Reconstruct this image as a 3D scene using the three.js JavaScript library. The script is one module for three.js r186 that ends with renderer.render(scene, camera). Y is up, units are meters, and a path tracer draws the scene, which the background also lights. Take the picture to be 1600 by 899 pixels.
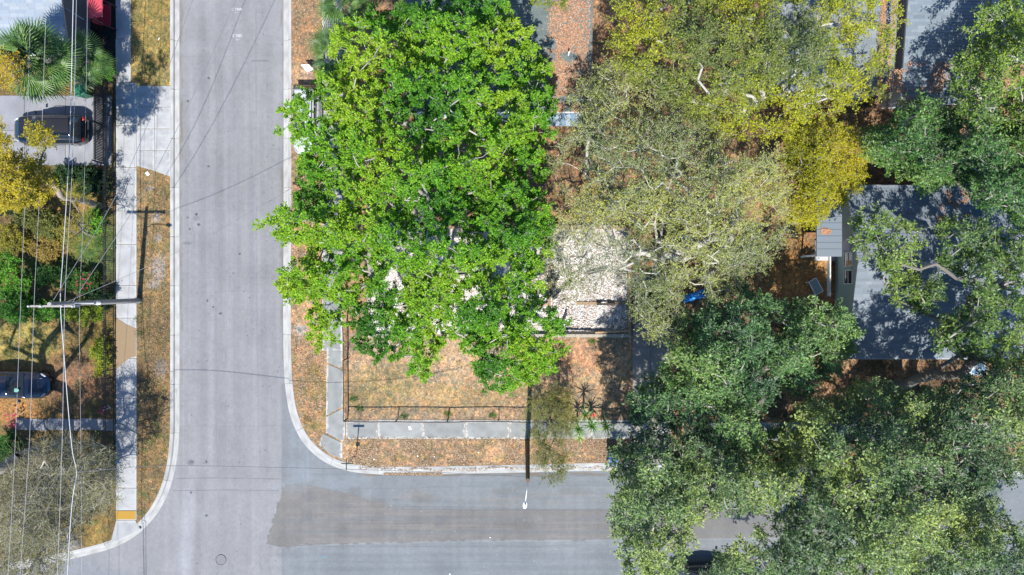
import * as THREE from 'three';
import { Sky } from 'three/addons/objects/Sky.js';
import { mergeGeometries } from 'three/addons/utils/BufferGeometryUtils.js';
import { RoundedBoxGeometry } from 'three/addons/geometries/RoundedBoxGeometry.js';

// ---------------------------------------------------------------- camera, sky, sun, exposure
const H = 44.5, F = 1068;                       // drone height (m) and focal length in photograph pixels
const scene = new THREE.Scene();
const camera = new THREE.PerspectiveCamera(2 * Math.atan(449.5 / F) * 180 / Math.PI, 1600 / 899, 0.5, 2000);
camera.position.set(0, H, 0); camera.up.set(0, 0, -1); camera.lookAt(0, 0, 0);
const renderer = new THREE.WebGLRenderer({ antialias: true });
renderer.toneMapping = THREE.LinearToneMapping;
renderer.toneMappingExposure = 1.78;
renderer.shadowMap.enabled = true;
const SUN = new THREE.Vector3(-0.053, 1, 0.70).normalize();
const sky = new Sky(); sky.name = 'sky'; sky.scale.setScalar(1500); sky.userData.kind = 'structure';
sky.material.uniforms.sunPosition.value.copy(SUN);
sky.material.uniforms.turbidity.value = 2.5; sky.material.uniforms.rayleigh.value = 1.6;
sky.material.uniforms.mieCoefficient.value = 0.004; sky.material.uniforms.mieDirectionalG.value = 0.8;
scene.add(sky);
scene.environmentIntensity = 0.105;
const sun = new THREE.DirectionalLight(new THREE.Color(1, 0.955, 0.88), 5);
sun.name = 'sun'; sun.position.copy(SUN).multiplyScalar(100); sun.castShadow = true; sun.shadow.radius = 1;
sun.shadow.mapSize.set(4096, 4096);
Object.assign(sun.shadow.camera, { left: -45, right: 45, top: 35, bottom: -35, near: 10, far: 200 });
scene.add(sun); scene.add(sun.target);

// ---------------------------------------------------------------- helpers
let seed0 = 12345;
function RNG(s) { let a = s >>> 0; return () => { a = (a + 0x6d2b79f5) | 0; let t = Math.imul(a ^ (a >>> 15), 1 | a); t = (t + Math.imul(t ^ (t >>> 7), 61 | t)) ^ t; return ((t ^ (t >>> 14)) >>> 0) / 4294967296; }; }
let R = RNG(7);
const rr = (a, b) => a + (b - a) * R();
const V = (x, y, z) => new THREE.Vector3(x, y, z);
const clamp = (x, a, b) => Math.min(b, Math.max(a, x));
const lerp = (a, b, t) => a + (b - a) * t;
// a pixel of the photograph at height h -> a place in the world
const P = (px, py, h = 0) => { const k = (H - h) / F; return V((px - 800) * k, h, (py - 449.5) * k); };
const G = (px, py) => [(px - 800) / 24, (py - 449.5) / 24];      // on the ground
const s2l = (c) => (c <= 0.04045 ? c / 12.92 : Math.pow((c + 0.055) / 1.055, 2.4));
const l2s = (c) => (c <= 0.0031308 ? c * 12.92 : 1.055 * Math.pow(c, 1 / 2.4) - 0.055);
const GAIN = 2.35;
// real base colour of something that shows as (r,g,b) in full sun
const A = (r, g, b) => [s2l(r / 255) / GAIN, s2l(g / 255) / GAIN, s2l(b / 255) / GAIN];
const css = (r, g, b, a = 1) => { const c = A(r, g, b).map((v) => Math.round(255 * l2s(v))); return `rgba(${c[0]},${c[1]},${c[2]},${a})`; };
const names = new Map();
function numbered(n) { const k = names.get(n) || 0; names.set(n, k + 1); return k ? `${n}_${String(k).padStart(3, '0')}` : n; }
function tag(o, label, category, group) { o.userData.label = label; o.userData.category = category; if (group) o.userData.group = group; return o; }
function thing(name, label, category, pos = [0, 0, 0], turn = 0, group) {
  const o = new THREE.Group(); o.name = numbered(name); o.position.set(...pos); o.rotation.y = turn; scene.add(o); return tag(o, label, category, group);
}
function mesh(name, geo, mat, parent) {
  const m = new THREE.Mesh(geo, mat); m.castShadow = m.receiveShadow = true;
  m.name = parent ? name : numbered(name); (parent || scene).add(m); return m;
}
function struct(name, geo, mat) { const m = mesh(name, geo, mat); m.userData.kind = 'structure'; return m; }
function structGroup(name) { const o = new THREE.Group(); o.name = numbered(name); o.userData.kind = 'structure'; scene.add(o); return o; }
function stuff(o) { o.userData.kind = 'stuff'; return o; }
function copyOf(o, pos, turn, label) { const c = o.clone(); c.name = numbered(o.name.replace(/_\d+$/, '')); c.userData = { ...o.userData }; if (label) c.userData.label = label; c.position.set(...pos); c.rotation.y = turn; scene.add(c); return c; }

// value noise
const PERM = new Float32Array(65536); { const q = RNG(99); for (let i = 0; i < 65536; i++) PERM[i] = q(); }
const hash = (x, y) => PERM[((x & 255) | ((y & 255) << 8))];
function vnoise(x, y) { const ix = Math.floor(x), iy = Math.floor(y), fx = x - ix, fy = y - iy, u = fx * fx * (3 - 2 * fx), v = fy * fy * (3 - 2 * fy); const a = hash(ix, iy), b = hash(ix + 1, iy), c = hash(ix, iy + 1), d = hash(ix + 1, iy + 1); return a + (b - a) * u + (c - a) * v + (a - b - c + d) * u * v; }
function fbm(x, y, o = 4) { let s = 0, a = 0.5, n = 0; for (let i = 0; i < o; i++) { s += a * vnoise(x, y); n += a; x = x * 2.03 + 17.1; y = y * 2.03 + 9.7; a *= 0.5; } return s / n; }

// mesh builder
class MB {
  constructor() { this.p = []; this.n = []; this.u = []; this.c = []; this.i = []; this.hasC = false; }
  v(p, n, u = 0, w = 0, c) { this.p.push(p.x, p.y, p.z); this.n.push(n.x, n.y, n.z); this.u.push(u, w); if (c) this.hasC = true; const k = c || [1, 1, 1]; this.c.push(k[0], k[1], k[2]); return this.p.length / 3 - 1; }
  quad(a, b, c, d, col, uv) {
    const n = V().subVectors(b, a).cross(V().subVectors(d, a)).normalize(); const q = uv || [[a.x, -a.z], [b.x, -b.z], [c.x, -c.z], [d.x, -d.z]];
    const i = [a, b, c, d].map((p, k) => this.v(p, n, q[k][0], q[k][1], col)); this.i.push(i[0], i[1], i[2], i[0], i[2], i[3]);
  }
  tri(a, b, c, col) { const n = V().subVectors(b, a).cross(V().subVectors(c, a)).normalize(); const i = [a, b, c].map((p) => this.v(p, n, p.x, -p.z, col)); this.i.push(...i); }
  tube(pts, rad, sides = 5, col) {
    const n = pts.length; let u = null, base = this.p.length / 3;
    for (let k = 0; k < n; k++) {
      const t = V().subVectors(pts[Math.min(k + 1, n - 1)], pts[Math.max(k - 1, 0)]).normalize();
      if (!u) u = Math.abs(t.y) < 0.9 ? V(0, 1, 0) : V(1, 0, 0);
      u = u.clone().addScaledVector(t, -u.dot(t)).normalize(); const w = V().crossVectors(t, u), r = Array.isArray(rad) ? rad[k] : rad;
      for (let s = 0; s < sides; s++) { const a = s / sides * Math.PI * 2, d = V().addScaledVector(u, Math.cos(a)).addScaledVector(w, Math.sin(a)); this.v(pts[k].clone().addScaledVector(d, r), d, s / sides, k, col); }
    }
    for (let k = 0; k < n - 1; k++) for (let s = 0; s < sides; s++) { const a = base + k * sides + s, b = base + k * sides + (s + 1) % sides; this.i.push(a, b, b + sides, a, b + sides, a + sides); }
    return this;
  }
  box(cx, cy, cz, sx, sy, sz, col, ry = 0) {
    const c = Math.cos(ry), s = Math.sin(ry), q = (x, y, z) => V(cx + x * c + z * s, cy + y, cz - x * s + z * c), x = sx / 2, y = sy / 2, z = sz / 2;
    this.quad(q(-x, y, z), q(x, y, z), q(x, y, -z), q(-x, y, -z), col); this.quad(q(-x, -y, -z), q(x, -y, -z), q(x, -y, z), q(-x, -y, z), col);
    this.quad(q(-x, -y, z), q(x, -y, z), q(x, y, z), q(-x, y, z), col); this.quad(q(x, -y, -z), q(-x, -y, -z), q(-x, y, -z), q(x, y, -z), col);
    this.quad(q(x, -y, z), q(x, -y, -z), q(x, y, -z), q(x, y, z), col); this.quad(q(-x, -y, -z), q(-x, -y, z), q(-x, y, z), q(-x, y, -z), col);
    return this;
  }
  geo() {
    const g = new THREE.BufferGeometry();
    g.setAttribute('position', new THREE.BufferAttribute(new Float32Array(this.p), 3)); g.setAttribute('normal', new THREE.BufferAttribute(new Float32Array(this.n), 3));
    g.setAttribute('uv', new THREE.BufferAttribute(new Float32Array(this.u), 2)); if (this.hasC) g.setAttribute('color', new THREE.BufferAttribute(new Float32Array(this.c), 3));
    g.setIndex(new THREE.BufferAttribute(new Uint32Array(this.i), 1)); return g;
  }
}
// leaves: folded diamonds, two faces each
class Leaves {
  constructor(cap) { this.cap = cap; this.k = 0; this.p = new Float32Array(cap * 12); this.n = new Float32Array(cap * 12); this.c = new Float32Array(cap * 12); }
  add(x, y, z, dx, dy, dz, nx, ny, nz, len, wid, r, g, b) {
    if (this.k >= this.cap) return; const o = this.k++ * 12, p = this.p, n = this.n, c = this.c;
    let l = Math.hypot(dx, dy, dz) || 1; dx /= l; dy /= l; dz /= l; let t = nx * dx + ny * dy + nz * dz; nx -= t * dx; ny -= t * dy; nz -= t * dz; l = Math.hypot(nx, ny, nz) || 1; nx /= l; ny /= l; nz /= l;
    const sx = dy * nz - dz * ny, sy = dz * nx - dx * nz, sz = dx * ny - dy * nx, w = wid / 2, f = wid * 0.18, m = len * 0.45;
    p[o] = x; p[o + 1] = y; p[o + 2] = z;
    p[o + 3] = x + dx * m + sx * w + nx * f; p[o + 4] = y + dy * m + sy * w + ny * f; p[o + 5] = z + dz * m + sz * w + nz * f;
    p[o + 6] = x + dx * len - nx * f * 0.6; p[o + 7] = y + dy * len - ny * f * 0.6; p[o + 8] = z + dz * len - nz * f * 0.6;
    p[o + 9] = x + dx * m - sx * w + nx * f; p[o + 10] = y + dy * m - sy * w + ny * f; p[o + 11] = z + dz * m - sz * w + nz * f;
    for (let q = 0; q < 4; q++) { const e = q === 1 ? -0.3 : q === 3 ? 0.3 : 0; n[o + q * 3] = nx + sx * e; n[o + q * 3 + 1] = ny + sy * e; n[o + q * 3 + 2] = nz + sz * e; c[o + q * 3] = r; c[o + q * 3 + 1] = g; c[o + q * 3 + 2] = b; }
  }
  geo() {
    const g = new THREE.BufferGeometry(), k = this.k, ix = new Uint32Array(k * 6);
    for (let q = 0; q < k; q++) { const a = q * 4, o = q * 6; ix[o] = a; ix[o + 1] = a + 1; ix[o + 2] = a + 2; ix[o + 3] = a; ix[o + 4] = a + 2; ix[o + 5] = a + 3; }
    g.setAttribute('position', new THREE.BufferAttribute(this.p.subarray(0, k * 12), 3)); g.setAttribute('normal', new THREE.BufferAttribute(this.n.subarray(0, k * 12), 3)); g.setAttribute('color', new THREE.BufferAttribute(this.c.subarray(0, k * 12), 3));
    g.setIndex(new THREE.BufferAttribute(ix, 1)); return g;
  }
}
const std = (rgb, rough = 0.9, extra = {}) => new THREE.MeshStandardMaterial({ color: new THREE.Color().setRGB(...rgb), roughness: rough, ...extra });
function mapMat(canvas, rough, extra = {}) { const t = new THREE.CanvasTexture(canvas); t.colorSpace = THREE.SRGBColorSpace; t.wrapS = t.wrapT = THREE.MirroredRepeatWrapping; t.magFilter = THREE.LinearFilter; return new THREE.MeshStandardMaterial({ map: t, roughness: rough, ...extra }); }
// grain that repeats, for bump
function grainTex(size, freq, metres, sd) {
  const d = new Uint8Array(size * size * 4), q = RNG(sd);
  for (let y = 0; y < size; y++) for (let x = 0; x < size; x++) { const v = 255 * clamp(0.5 * fbm(x / size * freq, y / size * freq, 3) + 0.5 * q(), 0, 1), o = (y * size + x) * 4; d[o] = d[o + 1] = d[o + 2] = v; d[o + 3] = 255; }
  const t = new THREE.DataTexture(d, size, size); t.wrapS = t.wrapT = THREE.RepeatWrapping; t.magFilter = THREE.LinearFilter; t.repeat.set(1 / metres, 1 / metres); t.needsUpdate = true; return t;
}
const gGround = grainTex(512, 40, 5, 3), gRoad = grainTex(512, 60, 4, 4);

// ---------------------------------------------------------------- ground and road colour sheets
const TW = 2048, TH = 1152, TM = 72, TMH = 40.5;
const cx = (px) => (px - 800) * (TW / TM / 24) + TW / 2, cy = (py) => (py - 449.5) * (TW / TM / 24) + TH / 2, cs = TW / TM / 24;
function sheet(paint, post) {
  const cv = document.createElement('canvas'); cv.width = TW; cv.height = TH; const c = cv.getContext('2d'); paint(c);
  const im = c.getImageData(0, 0, TW, TH), d = im.data; post(d); c.putImageData(im, 0, 0); return cv;
}
const soft = (c, px, py, rx, ry, col, a = 1) => { c.save(); c.translate(cx(px), cy(py)); c.scale(rx * cs, ry * cs); const g = c.createRadialGradient(0, 0, 0, 0, 0, 1); g.addColorStop(0, css(...col, a)); g.addColorStop(0.55, css(...col, a * 0.75)); g.addColorStop(1, css(...col, 0)); c.fillStyle = g; c.fillRect(-1, -1, 2, 2); c.restore(); };
const rect = (c, x0, y0, x1, y1, col, a = 1) => { c.fillStyle = css(...col, a); c.fillRect(cx(x0), cy(y0), (x1 - x0) * cs, (y1 - y0) * cs); };
const line = (c, pts, w, col, a = 1) => { c.strokeStyle = css(...col, a); c.lineWidth = w * cs; c.lineCap = 'round'; c.lineJoin = 'round'; c.beginPath(); pts.forEach(([x, y], i) => (i ? c.lineTo(cx(x), cy(y)) : c.moveTo(cx(x), cy(y)))); c.stroke(); };

R = RNG(21);
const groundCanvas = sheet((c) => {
  rect(c, -200, -100, 400, 1000, [132, 112, 68]); rect(c, 400, -100, 1900, 1000, [188, 148, 112]);
  // west yard
  rect(c, 90, -50, 182, 128, [52, 44, 40]);  // tree shade of the top left side yard, painted into the ground colour
  soft(c, 100, 350, 110, 90, [176, 142, 80]); soft(c, 75, 415, 45, 22, [80, 128, 52]); soft(c, 150, 390, 50, 70, [72, 116, 48], 0.9);
  soft(c, 40, 525, 75, 50, [190, 178, 98]); soft(c, 160, 540, 30, 60, [150, 130, 60]); soft(c, 120, 600, 70, 60, [180, 132, 96]); soft(c, 30, 640, 60, 30, [196, 142, 82]);
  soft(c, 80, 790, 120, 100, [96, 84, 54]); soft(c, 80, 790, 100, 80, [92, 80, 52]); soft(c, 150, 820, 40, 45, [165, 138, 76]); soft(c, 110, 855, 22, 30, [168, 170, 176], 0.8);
  for (let k = 0; k < 80; k++) soft(c, rr(0, 180), rr(280, 870), rr(5, 22), rr(5, 18), R() < 0.5 ? [98, 112, 52] : [178, 138, 88], 0.5);
  // west verge
  rect(c, 214, 255, 271, 870, [160, 134, 92]); rect(c, 200, -50, 271, 140, [166, 146, 84]);
  for (let k = 0; k < 70; k++) soft(c, rr(216, 268), rr(262, 850), rr(4, 14), rr(6, 22), R() < 0.45 ? [136, 126, 72] : [176, 142, 102], 0.55);
  for (const [x, y, a, b] of [[248, 420, 16, 28], [240, 445, 12, 10], [252, 575, 14, 18], [245, 340, 10, 12], [248, 372, 8, 10], [236, 295, 8, 5]]) { soft(c, x, y, a, b, [184, 172, 168], 0.85); }
  for (let k = 0; k < 26; k++) soft(c, rr(206, 266), rr(0, 135), rr(4, 12), rr(4, 12), R() < 0.5 ? [130, 126, 62] : [182, 152, 88], 0.6);
  for (let k = 0; k < 34; k++) soft(c, rr(218, 268), rr(660, 850), rr(3, 9), rr(3, 9), R() < 0.5 ? [118, 128, 60] : [178, 146, 92], 0.6);
  // east verge, lot and yards
  rect(c, 454, -50, 540, 735, [194, 158, 118]); rect(c, 454, 685, 960, 742, [194, 160, 122]);
  for (let k = 0; k < 60; k++) soft(c, rr(456, 515), rr(-10, 600), rr(4, 16), rr(6, 22), R() < 0.4 ? [186, 156, 116] : [210, 162, 118], 0.5);
  for (let k = 0; k < 24; k++) soft(c, rr(460, 512), rr(560, 690), rr(5, 14), rr(5, 14), [150, 136, 76], 0.5);
  soft(c, 470, 517, 14, 14, [216, 206, 198], 0.8); soft(c, 482, 118, 16, 18, [210, 180, 160], 0.7);
  for (let k = 0; k < 140; k++) soft(c, rr(545, 960), rr(686, 735), rr(4, 16), rr(3, 9), R() < 0.42 ? [164, 150, 94] : [216, 170, 134], 0.5);
  rect(c, 545, 520, 985, 656, [196, 166, 130], 0.95);
  soft(c, 600, 605, 75, 45, [168, 150, 96], 0.8); soft(c, 720, 620, 120, 30, [178, 150, 98], 0.6); soft(c, 880, 560, 90, 40, [206, 152, 116], 0.9);
  for (let k = 0; k < 150; k++) soft(c, rr(545, 985), rr(525, 655), rr(3, 18), rr(2, 9), R() < 0.4 ? [168, 152, 100] : [210, 174, 138], 0.45);
  for (const [x, y] of [[562, 637], [632, 650], [770, 648], [925, 533], [552, 622], [700, 646]]) soft(c, x, y, 8, 5, [80, 120, 50], 0.9);
  for (let k = 0; k < 200; k++) soft(c, rr(860, 1330), rr(-20, 480), rr(6, 26), rr(6, 26), R() < 0.35 ? [112, 88, 62] : [188, 138, 96], 0.5);
  soft(c, 1240, 420, 90, 70, [196, 146, 84]); soft(c, 1230, 400, 30, 40, [150, 110, 60], 0.5);
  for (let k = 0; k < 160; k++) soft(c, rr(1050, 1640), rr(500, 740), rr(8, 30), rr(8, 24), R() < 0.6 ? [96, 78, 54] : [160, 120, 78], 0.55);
  soft(c, 1060, 660, 36, 30, [216, 168, 130]);
}, (d) => {
  const q = RNG(5);
  for (let y = 0, o = 0; y < TH; y++) for (let x = 0; x < TW; x++, o += 4) {
    const a = 0.55 * fbm(x * 0.035, y * 0.035, 3) + 0.45 * fbm(x * 0.011 + 40, y * 0.011, 2), b = vnoise(x * 0.33, y * 0.33), e = vnoise(x * 0.16 + 50, y * 0.16), r = q();
    let m = 0.70 + 0.60 * a + 0.34 * (b - 0.5) + 0.30 * (r - 0.5) + 0.2 * (e - 0.5); if (r > 0.985) m *= 1.5; if (r < 0.03) m *= 0.6;
    const w = (e - 0.5) * 0.16;
    d[o] = clamp(d[o] * m * (1 + w), 0, 255); d[o + 1] = clamp(d[o + 1] * m, 0, 255); d[o + 2] = clamp(d[o + 2] * m * (1 - w * 0.8), 0, 255);
  }
});
const roadCanvas = sheet((c) => {
  rect(c, -200, -100, 450, 1000, [177, 178, 180]); rect(c, 440, 600, 1900, 1000, [156, 162, 166]);
  for (let k = 0; k < 14; k++) soft(c, rr(-20, 250), rr(875, 930), 70, 24, [160, 165, 173], 0.4);
  for (let k = 0; k < 44; k++) { const x = rr(280, 440); line(c, [[x, rr(-50, 300)], [x + rr(-6, 6), rr(500, 900)]], rr(1, 14), R() < 0.5 ? [162, 163, 166] : [188, 189, 191], 0.26); }
  for (let k = 0; k < 60; k++) { const y = rr(740, 900), x = rr(450, 1500); line(c, [[x, y], [x + rr(60, 400), y + rr(-4, 4)]], rr(1, 9), R() < 0.5 ? [136, 143, 149] : [164, 170, 174], 0.3); }
  // sandy lighter bay on the left of the junction, newer brown-grey patch in the side road
  for (let k = 0; k < 8; k++) soft(c, rr(282, 300), rr(770, 890), 14, 60, [196, 197, 203], 0.35);
  c.fillStyle = css(152, 149, 146); c.beginPath(); [[415, 850], [430, 800], [443, 757], [475, 756], [560, 775], [612, 795], [760, 796], [1500, 795], [1500, 838], [700, 846], [480, 852], [450, 858]].forEach(([x, y], i) => (i ? c.lineTo(cx(x), cy(y)) : c.moveTo(cx(x), cy(y)))); c.fill();
  for (let k = 0; k < 60; k++) { soft(c, rr(425, 900), rr(765, 848), rr(8, 40), rr(3, 12), R() < 0.5 ? [138, 134, 130] : [168, 161, 154], 0.4); const y = rr(775, 846), x = rr(425, 900); line(c, [[x, y], [x + rr(20, 160), y + rr(-2, 2)]], rr(0.6, 3), R() < 0.5 ? [136, 132, 128] : [172, 166, 160], 0.3); }
  soft(c, 482, 776, 14, 12, [140, 138, 140], 0.8); soft(c, 480, 806, 13, 14, [138, 136, 138], 0.8); soft(c, 685, 815, 10, 14, [132, 130, 134], 0.7); soft(c, 530, 790, 20, 5, [140, 140, 144], 0.6);
  line(c, [[612, 796], [760, 797], [960, 797], [1400, 796]], 1.6, [132, 134, 142], 0.7); line(c, [[440, 856], [560, 850], [700, 847], [1400, 840]], 2, [178, 184, 190], 0.5);
  line(c, [[443, 690], [445, 752], [432, 800], [416, 850]], 1.6, [138, 140, 146], 0.5); line(c, [[441, 0], [442, 640], [445, 760]], 1.2, [160, 163, 170], 0.6);
  line(c, [[276, 748], [330, 747], [440, 749]], 1.1, [132, 135, 142], 0.8); line(c, [[270, 767], [350, 766], [434, 767]], 1.1, [136, 139, 146], 0.8);
  for (let k = 0; k < 70; k++) { let x = rr(282, 440), y = rr(0, 890); const pts = [[x, y]]; for (let j = 0; j < 7; j++) { x += rr(-3, 3); y += rr(3, 9); pts.push([x, y]); } line(c, pts, rr(0.5, 0.9), [140, 143, 150], 0.4); }
  for (let k = 0; k < 60; k++) { let x = rr(450, 950), y = rr(745, 890); const pts = [[x, y]]; for (let j = 0; j < 7; j++) { x += rr(3, 9); y += rr(-3, 3); pts.push([x, y]); } line(c, pts, rr(0.5, 0.9), [136, 141, 150], 0.4); }
  // wheel tracks, sealed joints, gutter dirt, worn seam of the patch
  for (const x of [312, 344, 382, 414]) for (let y = -40; y < 900; y += 40) soft(c, x + rr(-4, 4), y + rr(-15, 15), rr(7, 12), rr(30, 60), [164, 165, 168], 0.3);
  for (const y of [812, 832, 868, 888]) for (let x = 460; x < 1500; x += 40) soft(c, x + rr(-15, 15), y + rr(-2, 2), rr(30, 60), rr(4, 7), [140, 146, 151], 0.28);
  for (let x = 415; x < 940; x += 7) { const y0 = x < 470 ? 856 : x < 700 ? 851 - (x - 480) * 0.022 : 845; soft(c, x, y0 + rr(-1, 1), rr(3, 8), rr(0.8, 2.2), R() < 0.6 ? [182, 184, 186] : [130, 128, 126], 0.55); }
  for (let t = 0; t < 1; t += 0.04) soft(c, 443 - 27 * t + rr(-1, 1), 757 + 92 * t, rr(1.2, 3), rr(2, 5), R() < 0.6 ? [196, 196, 198] : [134, 132, 130], 0.55);
  for (let k = 0; k < 9; k++) { let x = 281, y = rr(0, 700); const pts = []; for (; x < 443; x += rr(8, 18)) pts.push([x, y += rr(-1.2, 1.2)]); line(c, pts, rr(0.6, 1.1), [138, 139, 144], rr(0.15, 0.4)); }
  for (let k = 0; k < 5; k++) { let y = rr(-20, 200), x = rr(300, 430); const pts = []; for (; y < 740; y += rr(10, 24)) pts.push([x += rr(-1.6, 1.6), y]); line(c, pts, rr(0.6, 1.2), [146, 147, 151], 0.4); }
  for (let k = 0; k < 6; k++) { let x = rr(450, 500), y = rr(752, 896); const pts = []; for (; x < 960; x += rr(10, 24)) pts.push([x, y += rr(-1.2, 1.2)]); line(c, pts, rr(0.6, 1.2), [128, 132, 138], 0.4); }
  for (let k = 0; k < 90; k++) { const v = R() < 0.6; soft(c, v ? 443 + rr(-4, 1) : 281 + rr(-1, 4), rr(-10, 600), rr(1, 3), rr(6, 24), [150, 138, 122], 0.35); soft(c, rr(570, 950), 741 + rr(-1, 3), rr(8, 24), rr(1, 2.6), R() < 0.5 ? [150, 128, 104] : [130, 134, 140], 0.4); }
  for (let k = 0; k < 60; k++) soft(c, rr(282, 442), rr(0, 890), rr(0.8, 2), rr(0.8, 2), [96, 98, 104], 0.6);
  for (const [x, y] of [[323, 470], [306, 335], [292, 340], [332, 480], [325, 260], [374, 397], [296, 358], [310, 351], [300, 722], [321, 722], [298, 770], [322, 806], [344, 490], [293, 158], [325, 122]]) soft(c, x + rr(-1, 1), y, rr(1.6, 3.4), rr(1.6, 3), [72, 74, 80], 0.8);
  soft(c, 306, 341, 8, 5, [140, 142, 148], 0.7); soft(c, 298, 723, 7, 6, [120, 122, 128], 0.7); soft(c, 292, 380, 9, 3, [140, 142, 148], 0.8); line(c, [[394, 95], [420, 95]], 2.4, [140, 142, 148], 0.7);
  soft(c, 300, 75, 30, 12, [200, 202, 206], 0.4);
  for (let k = 0; k < 14; k++) soft(c, rr(550, 920), rr(750, 895), 1.1, 1, [230, 230, 230], 0.8);
  soft(c, 507, 871, 4, 2, [120, 190, 220], 0.8);
  soft(c, 640, 741, 40, 1.8, [176, 130, 92], 0.9);
  for (let k = 0; k < 30; k++) soft(c, rr(455, 560), rr(660, 770), rr(8, 30), rr(5, 20), [168, 178, 188], 0.35);
  line(c, [[476, 700], [478, 756]], 5, [146, 150, 158], 0.35); line(c, [[628, 748], [628, 780]], 4, [148, 154, 162], 0.3);
  // white utility paint
  c.fillStyle = 'rgba(205,208,212,0.7)'; c.font = `${6 * cs}px sans-serif`; c.fillText('C TMB', cx(361), cy(16)); c.fillText('C TBS', cx(363), cy(58));
  for (const [x, y] of [[366, 19.5], [368, 62]]) { line(c, [[x, y], [x + 7, y]], 0.7, [236, 236, 238], 0.75); line(c, [[x + 3, y - 2.6], [x, y], [x + 3, y + 2.6]], 0.7, [236, 236, 238], 0.75); }
}, (d) => {
  const q = RNG(6);
  for (let y = 0, o = 0; y < TH; y++) for (let x = 0; x < TW; x++, o += 4) {
    const m = 0.90 + 0.14 * fbm(x * 0.02, y * 0.02, 4) + 0.05 * (vnoise(x * 0.2, y * 0.2) - 0.5) + 0.09 * (q() - 0.5) + 0.05 * (vnoise(x * 0.12, y * 0.006) - 0.5);
    d[o] = clamp(d[o] * m, 0, 255); d[o + 1] = clamp(d[o + 1] * m, 0, 255); d[o + 2] = clamp(d[o + 2] * m, 0, 255);
  }
});
function planar(canvas, rough, bump, scale) { const m = mapMat(canvas, rough, { bumpMap: bump, bumpScale: scale }); m.map.repeat.set(1 / TM, 1 / TMH); m.map.offset.set(0.5, 0.5); return m; }
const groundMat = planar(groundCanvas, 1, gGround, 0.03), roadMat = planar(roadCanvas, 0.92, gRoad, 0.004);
function flatGeo(pts, y, holes = []) {       // pts in metres [x, z]
  const s = new THREE.Shape(pts.map(([x, z]) => new THREE.Vector2(x, -z))); for (const h of holes) s.holes.push(new THREE.Path(h.map(([x, z]) => new THREE.Vector2(x, -z))));
  const g = new THREE.ShapeGeometry(s); const p = g.attributes.position, n = g.attributes.normal, u = g.attributes.uv;
  for (let i = 0; i < p.count; i++) { const x = p.getX(i), w = p.getY(i); p.setXYZ(i, x, y, -w); n.setXYZ(i, 0, 1, 0); u.setXY(i, x, w); } return g;
}
// ---------------------------------------------------------------- setting: ground, road, kerbs, pavements
{ const g = new THREE.PlaneGeometry(900, 900); g.rotateX(-Math.PI / 2); struct('far_ground', g, std([0.16, 0.14, 0.08], 1)).position.y = -0.06; }
function smoothPath(pts, step = 0.4) { const c = new THREE.CatmullRomCurve3(pts.map(([x, y]) => { const g = G(x, y); return V(g[0], 0, g[1]); }), false, 'centripetal'); return c.getSpacedPoints(Math.ceil(c.getLength() / step)).map((p) => [p.x, p.z]); }
// road edges (metres), walking so that the verge lies to the LEFT of the walk direction for east, right for west -> offset sign
const eastEdge = smoothPath([[443, -320], [443, 0], [443, 300], [443, 560], [446, 610], [454, 652], [472, 690], [502, 719], [538, 735], [580, 741], [640, 742], [800, 739], [960, 736], [1300, 742], [1700, 744], [2200, 744]]);
const westEdge = smoothPath([[280, -320], [280, 0], [280, 300], [280, 600], [279, 690], [273, 735], [262, 772], [243, 806], [215, 835], [180, 855], [140, 867], [70, 882], [-60, 902], [-300, 912], [-700, 912]]);
function offset(path, d) { return path.map((p, i) => { const a = path[Math.max(0, i - 1)], b = path[Math.min(path.length - 1, i + 1)]; let tx = b[0] - a[0], tz = b[1] - a[1]; const l = Math.hypot(tx, tz); tx /= l; tz /= l; return [p[0] + tz * d, p[1] - tx * d]; }); }
const E = (d) => offset(eastEdge, d), W = (d) => offset(westEdge, -d);     // d metres away from the road
{
  const a = E(0.3), b = W(0.3);
  const pts = [...a, [58, 30], [-60, 30], ...b.slice().reverse()];
  struct('road', flatGeo(pts, 0), roadMat);
}
const lotPts = [...E(0.5), [58, -34], [E(0.5)[0][0], -34]];
struct('ground', flatGeo(lotPts, 0.12), groundMat);
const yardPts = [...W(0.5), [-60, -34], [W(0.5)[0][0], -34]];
struct('yard_ground', flatGeo(yardPts, 0.12), groundMat);
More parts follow.
